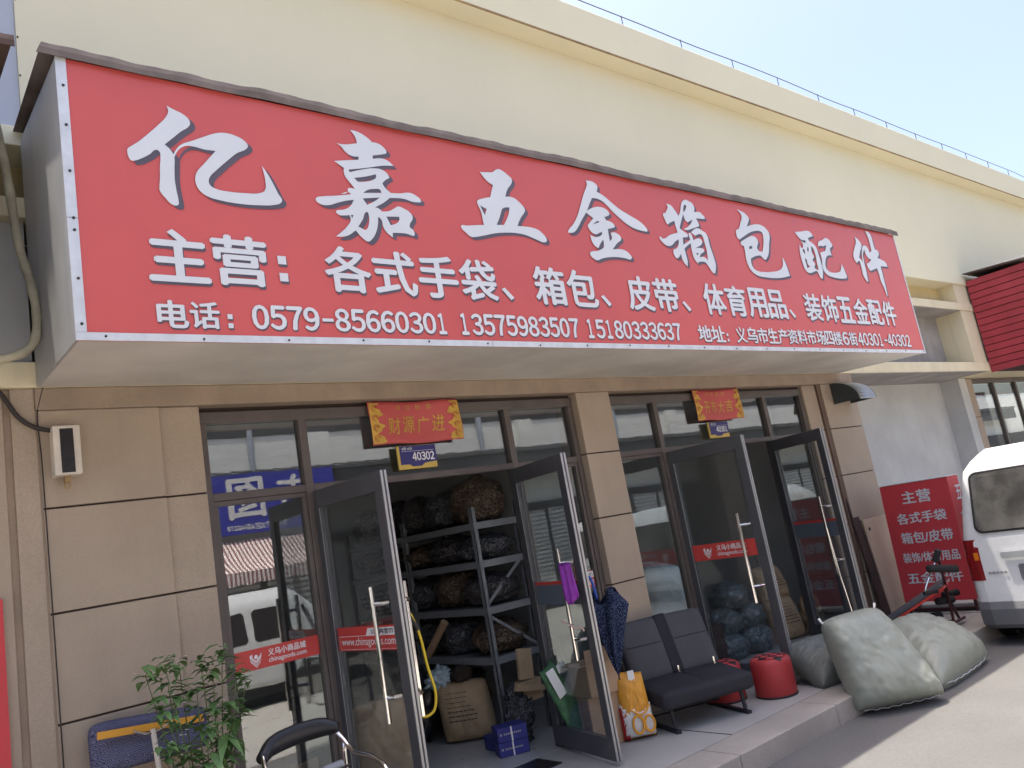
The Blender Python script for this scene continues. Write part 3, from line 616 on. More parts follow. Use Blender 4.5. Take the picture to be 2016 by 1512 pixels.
c3('0579', .825, 1.21, 2.90, 3.028, 'numerals'); c3('-', 1.225, 1.292, 2.952, 2.970, 'dash'); c3('85660301', 1.30, 2.08, 2.90, 3.028, 'numerals')
c3('13575983507', 2.155, 3.205, 2.90, 3.036, 'numerals'); c3('15180333637', 3.272, 4.34, 2.90, 3.036, 'numerals')
c3('地', 4.56, 4.725); c3('址', 4.735, 4.91)
x = 5.075
for c in '义乌市生产资料市场四楼': c3(c, x, x + .150); x += .1625
c3('6', 6.865, 6.99, 2.898, 3.03, 'numerals'); c3('街', 7.0, 7.155)
c3('40301', 7.175, 7.72, 2.898, 3.03, 'numerals'); c3('-', 7.735, 7.805, 2.951, 2.967, 'dash'); c3('40302', 7.815, 8.35, 2.898, 3.03, 'numerals')

# neighbouring signs
ns = thing('neighbour_sign', 'sign box at the left edge with a dark brown roof sheet', 'sign', (-2.2, -.5, 2.85)); NO = (-2.2, -.5, 2.85)
m = MB(NO); m.box(-4, -.36, -1.06, -.03, 2.86, 4.24); m.build('box', 'sheet', ns)
m = MB(NO); roofsheet(m, -4.05, -.175, 4.31, 4.42, -1.12, -.03, 9, .05); o = m.build('roof_sheet', 'brownroof', ns); sd = o.modifiers.new('thick', 'SOLIDIFY'); sd.thickness = .006
rs = thing('slatted_sign', 'dark red box sign with horizontal slats on its side, right of the gap', 'sign', (16, -.45, 2.84)); RO = (16, -.45, 2.84)
m = MB(RO); m.box(13.47, 20, -.90, -.03, 2.86, 4.36); m.build('box', 'slatgap', rs)
m = MB(RO)
for k in range(14): z = 2.845 + k * .1115; m.prism([(-.03, z), (-.03, z + .100), (-.925, z + .100), (-.925, z)], 13.445, 13.468, 'X')
m.build('side_slat', 'slat', rs, bevel=.004)
m = MB(RO); m.box(13.44, 20, -.95, -.926, 2.85, 4.36); m.build('front_panel', 'dred', rs)
m = MB(RO); m.prism([(13.44, 3.85), (13.44, 4.22), (13.62, 4.22), (13.62, 4.1), (13.53, 4.1), (13.53, 3.85)], -.956, -.951, 'Y'); m.build('lettering', 'white', rs)
m = MB(RO); roofsheet(m, 13.34, 20.1, 4.455, 4.52, -1.02, -.03, 4, .03); o = m.build('roof_sheet', 'roofsheet', rs); sd = o.modifiers.new('thick', 'SOLIDIFY'); sd.thickness = .006
m = MB(RO); m.prism([(-.45, 4.49), (-1.02, 4.458), (-1.02, 4.474), (-.45, 4.506)], 13.33, 13.36, 'X'); m.build('sunlit_roof_edge', 'alu_white', rs)  # pale strip puts sunlight into the colour of the folded sheet edge

# next shop on the right
nx = thing('neighbour_shopfront', 'next shopfront with a tiled pillar and dark windows behind the van', 'shopfront', (15, .5, 0)); XO = (15, .5, 0)
m = MB(XO)
for a, b in ((0, .52), (.52, 1.08), (1.08, 1.64), (1.64, 2.2), (2.2, 2.86)): m.box(13.59, 13.82, .44, .9, a + .005, b - .005)
m.build('pillar', 'tile', nx, bevel=.004)
m = MB(XO); m.box(13.60, 13.81, .455, .89, .01, 2.85); m.build('joint', 'tile_dark', nx)
m = MB(XO)
for x in (13.83, 14.85, 15.9, 16.9, 17.9): m.box(x, x + .07, .5, .58, 0, 2.86)
for z in (0, 1.05, 2.79): m.box(13.9, 17.9, .502, .578, z, z + .07)
wf = m.build('window_frame', 'frame', nx)
for x in (13.9, 14.92, 15.97, 16.97):
    m = MB(XO); m.box(x, x + 1., .53, .535, .07, 2.79); m.build('pane', 'glass', wf)
m = MB(XO); m.box(13.83, 18, 1.8, 1.9, 0, 2.86); m.build('interior_wall', 'oppdark', nx)
# posters and number plates over the doors
def poster(x0, x1, z0, z1, y, main, small, label):
    t = thing('door_poster', label, 'poster', ((x0 + x1) / 2, y, z0)); O = ((x0 + x1) / 2, y, z0); W = x1 - x0
    def yy(u, v): k = (u - x0) / W; return y - .014 * math.sin(k * 7 + (v - z0) * 6) - .012 * (1 - (v - z0) / (z1 - z0)) - .02 * abs(k - .5) ** 2
    m = MB(O); m.grid(lambda a, b: (x0 + W * a + .004 * math.sin(b * 5), yy(x0 + W * a, z0 + (z1 - z0) * b), z0 + (z1 - z0) * b + .004 * math.sin(a * 9)), 28, 10)
    o = m.build('paper', 'poster', t, smooth=True); sd = o.modifiers.new('thick', 'SOLIDIFY'); sd.thickness = .0015
    for s in (0, 1):
        p = MB(O); n = 40
        def ed(v): return W * .105 * (1 + .32 * math.sin(v * 19) + .12 * math.sin(v * 47))
        for i in range(n):
            v0, v1 = i / n, (i + 1) / n; pts = []
            for v, k in ((v0, 0), (v0, 1), (v1, 1), (v1, 0)):
                e = ed(v) * k + W * .004; x = x0 + e if s == 0 else x1 - e; z = z0 + .01 + (z1 - z0 - .02) * v
                pts.append((x, yy(x, z) - .003, z))
            p.quad(*pts)
        p.build('gold_border', 'gold', t, recalc=False)
        p = MB(O)
        for k in range(4):
            c = (x0 + W * .055 if s == 0 else x1 - W * .055, z0 + (z1 - z0) * (.16 + k * .23))
            for r_ in (.024, .013):
                q = [(c[0] + r_ * math.cos(a * .5), yy(c[0], c[1]) - .0045, c[1] + r_ * math.sin(a * .5)) for a in range(11)]
                p.tube(q, .0018, 4)
        p.build('border_scroll', 'redpack', t)
    p = MB(O); h = z1 - z0
    for i, c in enumerate(main):
        a = x0 + W * (.185 + i * .165); glyphs(p, c, a, a + W * .135, z0 + h * .22 + .008 * (i % 2), z0 + h * .62 + .008 * (i % 2), lambda u, v: (u + (v - z0) * .12 - .02, yy(u, v) - .004, v), .006)
    for i, c in enumerate(small):
        a = x0 + W * (.30 + i * .11); glyphs(p, c, a, a + W * .055, z0 + h * .80, z0 + h * .92, lambda u, v: (u, yy(u, v) - .004, v), .0)
    p.build('gold_writing', 'gold', t, recalc=False)
poster(2.075, 2.87, 2.415, 2.735, .055, '财源广进', '诚信经营', 'red and gold lucky poster hung crooked over the left doorway')
poster(5.79, 6.57, 2.415, 2.74, .055, '开市大吉', '诚信经营', 'red and gold lucky poster hung over the right doorway')
def plate(x0, x1, z0, z1, num, label):
    y = .052; t = thing('number_plate', label, 'plate', ((x0 + x1) / 2, y, z0)); O = ((x0 + x1) / 2, y, z0); W = x1 - x0; H = z1 - z0
    m = MB(O); m.box(x0, x1, y, y + .018, z0, z1); m.build('base', 'yellow', t, bevel=.003)
    m = MB(O); m.prism([(x0 + .02, z1 - .004), (x0 + .02, z0 + H * .2), (x0 + W * .28, z0 + H * .2), (x0 + W * .36, z0 + H * .10), (x0 + W * .58, z0 + H * .10), (x0 + W * .68, z0 + H * .22), (x1 - .002, z0 + H * .26), (x1 - .002, z1 - .004)], y - .004, y - .0005, 'Y'); m.build('face', 'navy', t)
    m = MB(O); digits(m, num, x0 + W * .36, x0 + W * .94, z0 + H * .34, z0 + H * .68, front(y - .0055))
    glyphs(m, '4楼-6街', x0 + W * .11, x0 + W * .38, z0 + H * .80, z0 + H * .93, front(y - .0055), .0); m.box(x0 + W * .1, x1 - W * .06, y - .0056, y - .005, z0 + H * .745, z0 + H * .757)
    m.build('numerals', 'strip_white', t, recalc=False)
plate(2.27, 2.605, 2.225, 2.40, '40302', 'navy and yellow plate numbered 40302 under the left poster')
plate(5.945, 6.275, 2.235, 2.40, '40301', 'navy and yellow plate numbered 40301 under the right poster')

# left wall fittings
lb = thing('wall_lamp', 'old white box lamp with a dark panel on the left brown pilaster', 'lamp', (.135, -.05, 2.33)); LO = (.135, -.05, 2.33)
m = MB(LO); m.box(.046, .182, -.11, -.001, 2.36, 2.635); m.build('housing', 'lampbox', lb, bevel=.008)
m = MB(LO); m.box(.080, .146, -.1125, -.1105, 2.372, 2.616); m.build('panel', 'blackpane', lb)
m = MB(LO); m.box(.097, .127, -.07, -.03, 2.328, 2.36); m.tube([(.112 + .012 * math.cos(a * .6), -.05, 2.31 + .018 * math.sin(a * .6)) for a in range(11)], .005, 6); m.build('hook', 'stain', lb)
m = MB(); m.tube(smooth_path([(-.4, -.02, 3.0), (-.2, -.03, 2.87), (-.10, -.03, 2.71), (-.02, -.03, 2.645), (.075, -.05, 2.615)], 6), .013, 8)
tag(m.build('power_cable', 'cable', smooth=True), 'thick black cable drooping to the white wall lamp', 'cable')
m = MB(); m.tube(smooth_path([(.04, -.012, 2.90), (.012, -.012, 2.80), (-.005, -.012, 2.70), (0.004, -.012, 2.4), (.008, -.012, 1.5), (.012, -.012, .3)], 5), .0035, 6)
tag(m.build('thin_wire', 'cable', smooth=True), 'thin grey wire running down the left edge of the pilaster', 'wire')
m = MB(); m.tube(smooth_path([(-.22, -.35, 4.6), (-.15, -.32, 4.2), (-.115, -.3, 3.95), (-.085, -.3, 3.6), (-.045, -.3, 3.40), (-.022, -.3, 3.2), (-.055, -.3, 3.03), (-.2, -.3, 2.955), (-.45, -.25, 2.96)], 7), [.024 + .002 * math.sin(i * 1.3) for i in range(57)], 10)
tag(m.build('drain_hose', 'hose', smooth=True), 'fat dirty cream hose hanging between the two sign boxes', 'hose')
m = MB(); m.box(-2., -.215, -.025, -.002, 0.0, 1.76)
tag(m.build('red_board', 'dred'), 'plain red board on the wall at the lower left edge', 'board')
# vent hood
vh = thing('vent_hood', 'curved metal vent hood at the top of the right pilaster', 'vent', (8.6, -.16, 2.5)); VO = (8.6, -.16, 2.5)
arc = [(-.002 - .33 * math.sin(a * math.pi / 20), 2.49 + .25 * math.cos(a * math.pi / 20)) for a in range(11)]
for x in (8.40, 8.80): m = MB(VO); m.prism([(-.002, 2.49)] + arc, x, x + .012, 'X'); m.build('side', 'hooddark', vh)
m = MB(VO)
for a, b in zip(arc, arc[1:]): m.prism([a, b, (b[0], b[1] - .006), (a[0], a[1] - .006)], 8.4125, 8.7995, 'X')
m.build('curved_cover', 'hood', vh, smooth=True)
# ------------------------------------------------------------------ things in front of the shops
# double car bench
def RZ(a): return Matrix.Rotation(R(a), 4, 'Z')
bs = thing('bench_seat', 'dark grey double vehicle seat with black legs standing by the middle pilaster', 'seat', (4.25, -.51, 0), R(-20))
def cushion(fn, n1, n2): pass
def rbox(m, x0, x1, y0, y1, z0, z1, mt=None, r=.05, n=10, puff=.02, seed=0):
    """soft padded block"""
    cx, cy, cz = (x0 + x1) / 2, (y0 + y1) / 2, (z0 + z1) / 2; hx, hy, hz = (x1 - x0) / 2, (y1 - y0) / 2, (z1 - z0) / 2
    t = bmesh.new(); bmesh.ops.create_cube(t, size=2); bmesh.ops.subdivide_edges(t, edges=t.edges[:], cuts=n, use_grid_fill=True); mp = {}
    for v in t.verts:
        c = v.co; q = Vector((c.x * hx, c.y * hy, c.z * hz))
        inner = Vector((max(-hx + r, min(hx - r, q.x)), max(-hy + r, min(hy - r, q.y)), max(-hz + r, min(hz - r, q.z))))
        d = q - inner
        if d.length > 1e-6: q = inner + d.normalized() * min(r, d.length if d.length < r else r)
        k = 1 + .0 * seed
        q.z += puff * (1 - c.x ** 2) * (1 - c.y ** 2) * c.z; q.y += puff * (1 - c.x ** 2) * (1 - c.z ** 2) * c.y * .6
        q += Vector((0, 0, .004 * noise.noise(Vector((q.x * 9 + seed, q.y * 9, q.z * 9)))))
        q += Vector((cx, cy, cz)); mp[v] = m.v(mt @ q if mt else q)
    for f in t.faces: m.f([mp[v] for v in f.verts])
    t.free()
tilt = Matrix.Translation((0, .20, .36)) @ Matrix.Rotation(R(-21), 4, 'X')
m = MB(); rbox(m, -.40, .40, -.06, .07, -.06, .43, tilt, .05, 14, .006); m.build('backrest', 'fabric', bs, smooth=True)
m = MB(); rbox(m, -.055, .055, -.0675, .03, -.05, .434, tilt, .012, 8, .0, 3); m.build('centre_stripe', 'stripe', bs, smooth=True)
m = MB()
for s_ in (-1, 1): m.tube([tilt @ Vector((s_ * .06, -.062, .215)), tilt @ Vector((s_ * .37, -.062, .215))], .004, 6)
m.build('seam', 'stripe', bs)
m = MB(); rbox(m, -.40, .40, -.27, .19, .195, .325, Matrix.Rotation(R(5), 4, 'X'), .035, 14, .014, 1); m.build('cushion', 'stripe', bs, smooth=True)
T = Matrix.Rotation(R(5), 4, 'X'); m = MB(); m.tube([T @ Vector((.0, .1, .338)), T @ Vector((.0, -.24, .33)), T @ Vector((.0, -.272, .30)), T @ Vector((.0, -.272, .22))], .004, 6); m.build('cushion_seam', 'legpaint', bs)
for x in (-.31, .31):
    m = MB(); m.tube([(x, -.2, .21), (x, -.22, .03)], .016, 8); m.tube([(x, .17, .22), (x, .2, .03)], .016, 8); m.box(x - .018, x + .018, -.27, .26, 0, .022); m.tube([(x, -.2, .19), (x, .18, .19)], .014, 8); m.build('leg', 'legpaint', bs)
m = MB(); m.box(-.33, .33, -.03, .0, .17, .19); m.tube([(-.31, .14, .06), (.31, .14, .06)], .009, 6); m.build('cross_bar', 'legpaint', bs)
for x in (-.03, .30):
    m = MB(); m.box(x - .006, x + .006, .075, .09, .34, .40); m.tube([(x, .085, .35), (x + .01, .06, .345), (x, .05, .37)], .004, 6); m.build('buckle', 'chrome', bs)
m = MB(); m.tube([(-.43, .14, .36), (-.432, .05, .18)], .014, 8); m.build('side_arm', 'legpaint', bs)
m = MB((4.55, -.83, 0)); rng = random.Random(2)
for k in range(7): a = k * .9; m.tube([(4.55 + .02 * math.cos(a + t * .6), -.83 + .02 * math.sin(a) + .01 * t * .3, .012 + .012 * (k % 3) + .012 * math.sin(t * .7)) for t in range(10)], .004, 5)
tag(m.build('wire_clip', 'chrome'), 'little curl of shiny wire on the paving under the vehicle seat', 'wire')

# red drum stools
st = thing('drum_stool', 'red drum stool with a black checked top, nearer of the two beside the seat', 'stool', (4.985, -.76, 0), R(20), 'red drum stools')
m = MB(); m.lathe([(.155, .002), (.166, .02), (.166, .255), (.160, .285), (.14, .300), (.02, .305)], (0, 0, 0), 36); m.build('drum', 'stool_red', st, smooth=True)
m = MB(); m.lathe([(.168, .0), (.169, .012), (.167, .014)], (0, 0, .002), 36); m.build('base_rim', 'stool_blk', st)
def patch(pred, name, mat, dz):
    m = MB()
    for i in range(-3, 3):
        for j in range(-3, 3):
            c = ((i + .5) * .062, (j + .5) * .062)
            if math.hypot(*c) > .158 or not pred(i, j): continue
            def P(a, b):
                x, y = c[0] + a * .028, c[1] + b * .028; r = math.hypot(x, y); r2 = min(r, .164)
                if r > 0: x, y = x * r2 / r, y * r2 / r
                z = .3055 if r2 < .11 else .3055 - .0055 * (r2 - .11) / .03 if r2 < .14 else .300 - (r2 - .14) * .75
                return (x, y, z + dz + .003)
            m.grid(lambda a, b: P(2 * a - 1, 2 * b - 1), 4, 4)
    o = m.build(name, mat, st); sd = o.modifiers.new('thick', 'SOLIDIFY'); sd.thickness = .004; return o
patch(lambda i, j: (i + j) % 2 == 0, 'dark_patch', 'stool_blk', 0)
patch(lambda i, j: (i + j) % 2 != 0, 'pink_patch', 'stool_pink', .002)
s2 = copy_tree(st); s2.location = (4.76, -.42, 0); s2.rotation_euler.z = R(50); s2['label'] = 'red drum stool with a black checked top, half hidden behind the vehicle seat'

# stuffed sacks
def sackthing(label, bl, br, tr, tl, th, seed, mat='sack', ear=.06, wr=.022, n=34, group='stuffed woven sacks', pw=3.2, ears=True, name='stuffed_sack', cat='sack', corner=.07):
    base = (Vector(bl) + Vector(br)) / 2; base.z = min(bl[2], br[2])
    t = thing(name, label, cat, base, 0, group)
    m = MB(base); pillow(m, bl, br, tr, tl, th, n, seed, wr, ear, pw, corner); m.build('body', mat, t, smooth=True, sub=1)
    if ears:
        m = MB(base)
        cs = [Vector(p) for p in (bl, br, tr, tl)]; c = sum(cs, Vector()) / 4
        for p in cs[2:]:
            d = (p - c).normalized(); a = p - d * (.05 + corner * .4)
            m.tube([a, p - d * (corner * .4), p + d * (.03 - corner * .4) + Vector((.008, 0, .012))], [.014, .007, .011], 7)
        m.build('tied_corner', 'strip_white' if mat == 'sack' else mat, t)
        m = MB(base); q = [Vector(bl).lerp(Vector(br), i / 24) + Vector((0, -.004, .006 * math.sin(i * 2.2))) for i in range(25)]
        q = [p + (c - p) * (ear * (1 - (2 * i / 24 - 1) ** 2) + corner * abs(2 * i / 24 - 1) ** 5) for i, p in enumerate(q)]
        m.tube(q, .0035, 5); m.build('seam', 'white' if mat == 'sack' else mat, t)
    return t
sackthing('tall grey green stuffed sack leaning on the kerb, largest of the three', (5.03, -1.40, -.12), (5.60, -1.83, -.11), (5.72, -1.36, .55), (5.12, -1.20, .55), .48, 1, ear=-.015, pw=3.8)
sackthing('plump grey green stuffed sack lying over the kerb to the right of the tall one', (5.74, -1.74, -.10), (6.86, -1.68, -.10), (6.80, -1.10, .17), (6.16, -.98, .16), .50, 2, ear=-.04, corner=.14)
sackthing('dull dark stuffed sack lying on the paving between the red stool and the tall sack', (5.16, -1.08, .03), (5.75, -1.25, .03), (6.0, -.72, .24), (5.3, -.62, .26), .34, 3, 'sackdark', ears=False)

# umbrella, cartons and bags by the open leaf
um = thing('umbrella', 'folded navy dotted umbrella with a blue crook handle hanging beside the open door', 'umbrella', (3.47, -.46, .5)); UO = (3.47, -.46, .5)
m = MB(UO); n = 28
top, tip = Vector((3.55, -.49, 1.07)), Vector((3.50, -.52, .50))
def ug(a, b):
    c = top.lerp(tip, b); k = (1 - b) ** .9; rad = .165 * k * (1 - .35 * max(0, .12 - b) / .12) + .004
    th = a * 2 * math.pi; fold = 1 + .28 * math.sin(th * 6 + b * 4)
    return c + Vector((math.cos(th) * rad * fold, math.sin(th) * rad * fold * .7, .05 * math.sin(th * 3) * (1 - b) ** 3))
m.grid(ug, 48, 16); m.build('canopy', 'umbrella', um, smooth=True)
m = MB(UO); ax = (top - tip).normalized(); m.tube([tip - ax * .03, top + ax * .05], .006, 8); m.build('shaft', 'cable', um)
m = MB(UO); h0 = Vector((3.47, -.47, 1.06)); m.tube(smooth_path([h0, h0 + Vector((-.01, 0, .1)), h0 + Vector((-.03, 0, .16)), h0 + Vector((-.065, 0, .165)), h0 + Vector((-.085, 0, .13)), h0 + Vector((-.085, 0, .09))], 6), .012, 10); m.build('crook_handle', 'umbblue', um, smooth=True)
def carton(label, c, sz, rz, mat='card', group=None, tilt=0, flaps=False, tape=True):
    t = thing('carton', label, 'carton', c, rz, group); a, b, h = sz[0] / 2, sz[1] / 2, sz[2]; T = Matrix.Rotation(tilt, 4, 'Y')
    m = MB(); m.box(-a, a, -b, b, 0, h, T); m.build('box', mat, t, bevel=.006)
    if tape: m = MB(); m.box(-a - .001, a + .001, -.022, .022, h + .0005, h + .0015, T); m.box(-.022, .022, -b - .0015, -b - .0005, h * .6, h, T); m.build('tape', 'strip_white' if mat != 'card' else 'kraft', t)
    if flaps:
        m = MB(); m.box(-a, a, -b - .004, -b, h, h + .10, Matrix.Rotation(.0, 4, 'X') @ T); m.box(-a - .08, -a, -b, b, h - .006, h, T); m.build('flap', mat, t)
    return t
carton('brown cardboard carton behind the umbrella tip, lower of the two', (3.54, -.20, 0), (.30, .26, .36), R(-15), group='cartons beside the umbrella')
carton('open brown carton stacked on another behind the umbrella', (3.52, -.24, .365), (.30, .25, .24), R(-8), flaps=True, group='cartons beside the umbrella')
og = thing('packaging_bag', 'orange and white printed packaging bag standing at the foot of the middle pilaster', 'bag', (3.70, -.42, 0), R(-32)); 
m = MB(); pillow(m, (-.13, 0, .0), (.13, 0, .0), (.10, .02, .46), (-.11, .02, .50), .16, 22, 8, .012, .03); m.build('body', 'orange', og, smooth=True)
m = MB(); pillow(m, (-.126, -.006, .012), (.126, -.006, .012), (.118, .0, .24), (-.122, 0, .27), .158, 18, 8, .010, .02); m.build('white_panel', 'strip_white', og, smooth=True)
m = MB()
for cx, cz, r_ in ((-.02, .12, .050), (.065, .115, .045)):
    m.tube([(cx + r_ * .8 * math.cos(a * .314), -.098, cz + r_ * 1.25 * math.sin(a * .314)) for a in range(21)], .010, 6)
m.tube(smooth_path([(-.06, -.085, .23), (.0, -.1, .19), (.05, -.1, .2), (.09, -.085, .245)], 5), .008, 6)
m.build('printed_loops', 'orange', og)
m = MB(); pillow(m, (-.131, -.01, .01), (-.085, -.045, .01), (-.08, -.045, .24), (-.128, -.005, .24), .03, 10, 2, .002, .0); m.build('red_strip', 'redpack', og, smooth=True)
m = MB(); m.box(-.02, .03, -.034, -.03, .38, .49); m.build('white_tab', 'strip_white', og)
gb = thing('green_bag', 'green packaging with white labels leaning behind the right leaf of the left door', 'bag', (3.36, -.02, 0))
m = MB((3.36, -.02, 0)); pillow(m, (3.34, -.12, .02), (3.62, -.10, .02), (3.30, -.02, .66), (3.12, -.08, .60), .10, 18, 5, .012, .03); m.build('body', 'green', gb, smooth=True)
m = MB((3.36, -.02, 0)); m.prism([(3.13, .60), (3.205, .62), (3.30, .42), (3.225, .39)], -.145, -.140, 'Y'); m.prism([(3.26, .62), (3.34, .64), (3.36, .58), (3.28, .56)], -.12, -.116, 'Y'); m.build('label', 'strip_white', gb)
tw = thing('towel', 'purple towel draped over the handle of the open right door leaf', 'towel', (3.10, -.62, 1.1))
m = MB((3.10, -.62, 1.1))
def twf(a, b):
    s_ = b * 2 - 1; z = 1.375 - abs(s_) * (.26 + .03 * math.sin(a * 5 + s_)); y = -.555 - a * .125 - .02 * abs(s_) + .008 * math.sin(a * 20)
    return (3.082 + .017 * s_ - .012 * math.sin(a * 13 + s_) * abs(s_), y, z)
m.grid(twf, 16, 16); o = m.build('cloth', 'purple', tw, smooth=True); sd = o.modifiers.new('thick', 'SOLIDIFY'); sd.thickness = .006
m = MB(); hx = Vector((3.085, -.55, .95)); m.tube(smooth_path([hx + Vector((-.02, .05, .03)), hx + Vector((-.02, -.02, 0)), hx + Vector((-.01, -.06, -.02)), hx + Vector((0, -.13, -.03)), hx + Vector((0, -.14, -.05))], 4), .006, 5)
tag(m.build('pink_string', 'pink', smooth=True), 'short pink string knotted round the handle below the purple towel', 'string')
# cord on the left leaf's inner handle
m = MB(); 
m.tube(smooth_path([(1.76, -.585, 1.37), (1.80, -.59, 1.28), (1.84, -.60, 1.14), (1.86, -.605, .95), (1.885, -.61, .80), (1.86, -.61, .70), (1.80, -.60, .675), (1.76, -.59, .70)], 6), .0085, 8)
ch_ = m.build('hanging_cord', 'cord_y', smooth=True); tag(ch_, 'yellow cord looped on the inner handle of the left door leaf', 'cord')
m = MB(); m.tube(smooth_path([(1.735, -.575, 1.40), (1.775, -.585, 1.30), (1.815, -.595, 1.215), (1.835, -.60, 1.17)], 5), .013, 8); m.build('black_sleeve', 'cable', ch_)

# left foreground: mop, chilli plant, chair
mp = thing('dust_mop', 'blue knitted dust mop with an orange plate leaning upside down on the wall', 'mop', (.40, -.10, 0), 0)
m = MB((.40, -.10, 0)); pillow(m, (.11, -.12, .80), (.69, -.17, .80), (.70, -.12, 1.015), (.115, -.07, 1.06), .11, 26, 3, .014, .0, 4, .10); m.build('pad', 'mopyarn', mp, smooth=True)
m = MB((.40, -.10, 0)); 
for i in range(2): pass
m.prism([(.135, .985), (.66, .935), (.662, .972), (.137, 1.022)], -.205, -.185, 'Y'); m.build('plate', 'moporange', mp, bevel=.004)
m = MB((.40, -.10, 0)); m.tube(smooth_path([(.30, -.21, .985), (.36, -.22, .955), (.42, -.22, .955), (.47, -.21, .975)], 5), .006, 6); m.build('wire_clip', 'chrome', mp)
m = MB((.40, -.10, 0)); m.tube([(.395, -.215, .97), (.40, -.23, .85), (.42, -.36, .02)], .014, 8); m.build('pole', 'lampbox', mp)
pl = thing('chilli_plant', 'potted chilli plant with pointed leaves and tiny white flowers at the lower left', 'plant', (.52, -.60, 0)); PO = (.52, -.60, 0)
m = MB(PO); m.lathe([(.11, 0), (.155, .26), (.165, .262), (.165, .29), (.145, .29), (.14, .26)], (.52, -.60, .002), 24); m.build('pot', 'pot', pl, smooth=False)
m = MB(PO); m.lathe([(.14, 0), (.05, .012)], (.52, -.60, .255), 18); m.build('soil', 'soil', pl)
rng = random.Random(11); stem = MB(PO); lf = MB(PO); fl_ = MB(PO)
def leafblade(p, d, L, wd):
    d = d.normalized(); s_ = d.cross(Vector((0, 0, 1))); s_ = s_.normalized() if s_.length > .01 else Vector((1, 0, 0)); up = s_.cross(d); n = 6; rows_ = []
    for i in range(n + 1):
        t = i / n; ww = wd * math.sin(math.pi * min(1, t * 1.02) ** .75) * (1 - .25 * t); c = p + d * (L * t) - Vector((0, 0, 1)) * (L * .34 * t * t)
        rows_.append([lf.v(c - s_ * ww + up * ww * .35), lf.v(c), lf.v(c + s_ * ww + up * ww * .35)])
    for a, b in zip(rows_, rows_[1:]):
        for k in range(2): lf.f([a[k], a[k + 1], b[k + 1], b[k]])
def flower(p):
    for k in range(5):
        a = k * 1.257; v = Vector((math.cos(a), math.sin(a), .3)) * .009
        s_ = Vector((-math.sin(a), math.cos(a), 0)) * .004
        fl_.quad(p, p + v * .6 - s_, p + v, p + v * .6 + s_)
def clump(p, n, size):
    for k in range(n):
        a = rng.uniform(0, 6.28); d = Vector((math.cos(a), math.sin(a), rng.uniform(-.35, .45)))
        leafblade(p + Vector((rng.uniform(-.02, .02), rng.uniform(-.02, .02), rng.uniform(-.05, .04))), d, size * rng.uniform(.55, 1.15), size * rng.uniform(.17, .25))
    for k in range(3):
        if rng.random() < .7: flower(p + Vector((rng.uniform(-.05, .05), rng.uniform(-.06, .02), rng.uniform(.0, .05))))
b0 = Vector((.52, -.60, .26))
tips = [(.28, -.62, 1.28), (.36, -.66, 1.31), (.45, -.58, 1.30), (.50, -.66, 1.17), (.60, -.62, 1.22), (.66, -.60, 1.30), (.70, -.66, 1.20), (.77, -.6, 1.14), (.33, -.68, 1.13), (.30, -.72, .92), (.42, -.70, .88), (.58, -.68, 1.02), (.66, -.66, 1.02), (.50, -.74, .96), (.38, -.62, 1.20), (.55, -.60, 1.27)]
for tp in tips:
    tp = Vector(tp); mid = b0.lerp(tp, .55) + Vector((rng.uniform(-.03, .03), rng.uniform(-.03, .03), -.03))
    pts = smooth_path([b0, b0.lerp(mid, .5), mid, tp], 4); stem.tube(pts, [.0065 - .0045 * i / (len(pts) - 1) for i in range(len(pts))], 6)
    clump(tp, 12, .095); clump(mid.lerp(tp, .6), 6, .10)
    clump(mid.lerp(tp, .15), 4, .11)
for p, L in (((.60, -.70, .92), .13), ((.66, -.68, .88), .12), ((.52, -.72, .86), .13), ((.70, -.64, .97), .11)):
    for k in range(3): a = rng.uniform(0, 6.28); leafblade(Vector(p), Vector((math.cos(a), math.sin(a), -.7)), L, L * .2)
stem.build('stem', 'stem', pl, smooth=True); o = lf.build('foliage', 'leafm', pl, smooth=True, recalc=False); fl_.build('blossom', 'flower', pl, recalc=False)
o['kind'] = 'stuff'
# chair at the bottom edge
cr = thing('armchair', 'black low backed chair with bent chrome arms at the bottom edge of the shopfront', 'chair', (.97, -.95, 0), R(2))
m = MB(); 
for x in (-.22, .22):
    m.tube(smooth_path([(x, -.26, 0), (x, -.25, .42), (x * 1.02, -.24, .60), (x * 1.04, -.12, .665), (x * 1.03, .08, .68), (x * .99, .17, .74), (x * .9, .22, .79)], 6), .0125, 10)
    m.tube(smooth_path([(x, .28, 0), (x, .2, .30), (x, .17, .74)], 5), .0125, 10)
m.tube([(-.22, -.25, .40), (.22, -.25, .40)], .011, 8); m.tube([(-.22, .215, .40), (.22, .215, .40)], .011, 8)
m.build('chrome_frame', 'chrome', cr, smooth=True)
m = MB(); rbox(m, -.23, .23, -.25, .2, .415, .485, None, .03, 10, .012); m.build('seat', 'vinyl', cr, smooth=True)
m = MB(); bp_ = smooth_path([(-.215, .20, .765), (-.14, .245, .80), (0, .265, .815), (.14, .245, .815), (.215, .20, .80)], 6)
rows_ = []
for i, p in enumerate(bp_):
    t = i / (len(bp_) - 1); hh = .052 * (1 - .5 * abs(2 * t - 1) ** 3)
    rows_.append([m.v((p.x + .024 * math.cos(a * math.pi / 6) * (p.x / .25), p.y + .024 * math.cos(a * math.pi / 6), p.z + hh * math.sin(a * math.pi / 6))) for a in range(12)])
for a, b in zip(rows_, rows_[1:]):
    for k in range(12): m.f([a[k], a[(k + 1) % 12], b[(k + 1) % 12], b[k]])
m.f(rows_[0]); m.f(rows_[-1]); m.build('backrest', 'vinyl', cr, smooth=True)
us = thing('chair_base', 'round black seat underside with a steel tube and two rods lying on the black chair', 'chair part', (1.0, -.98, .497))
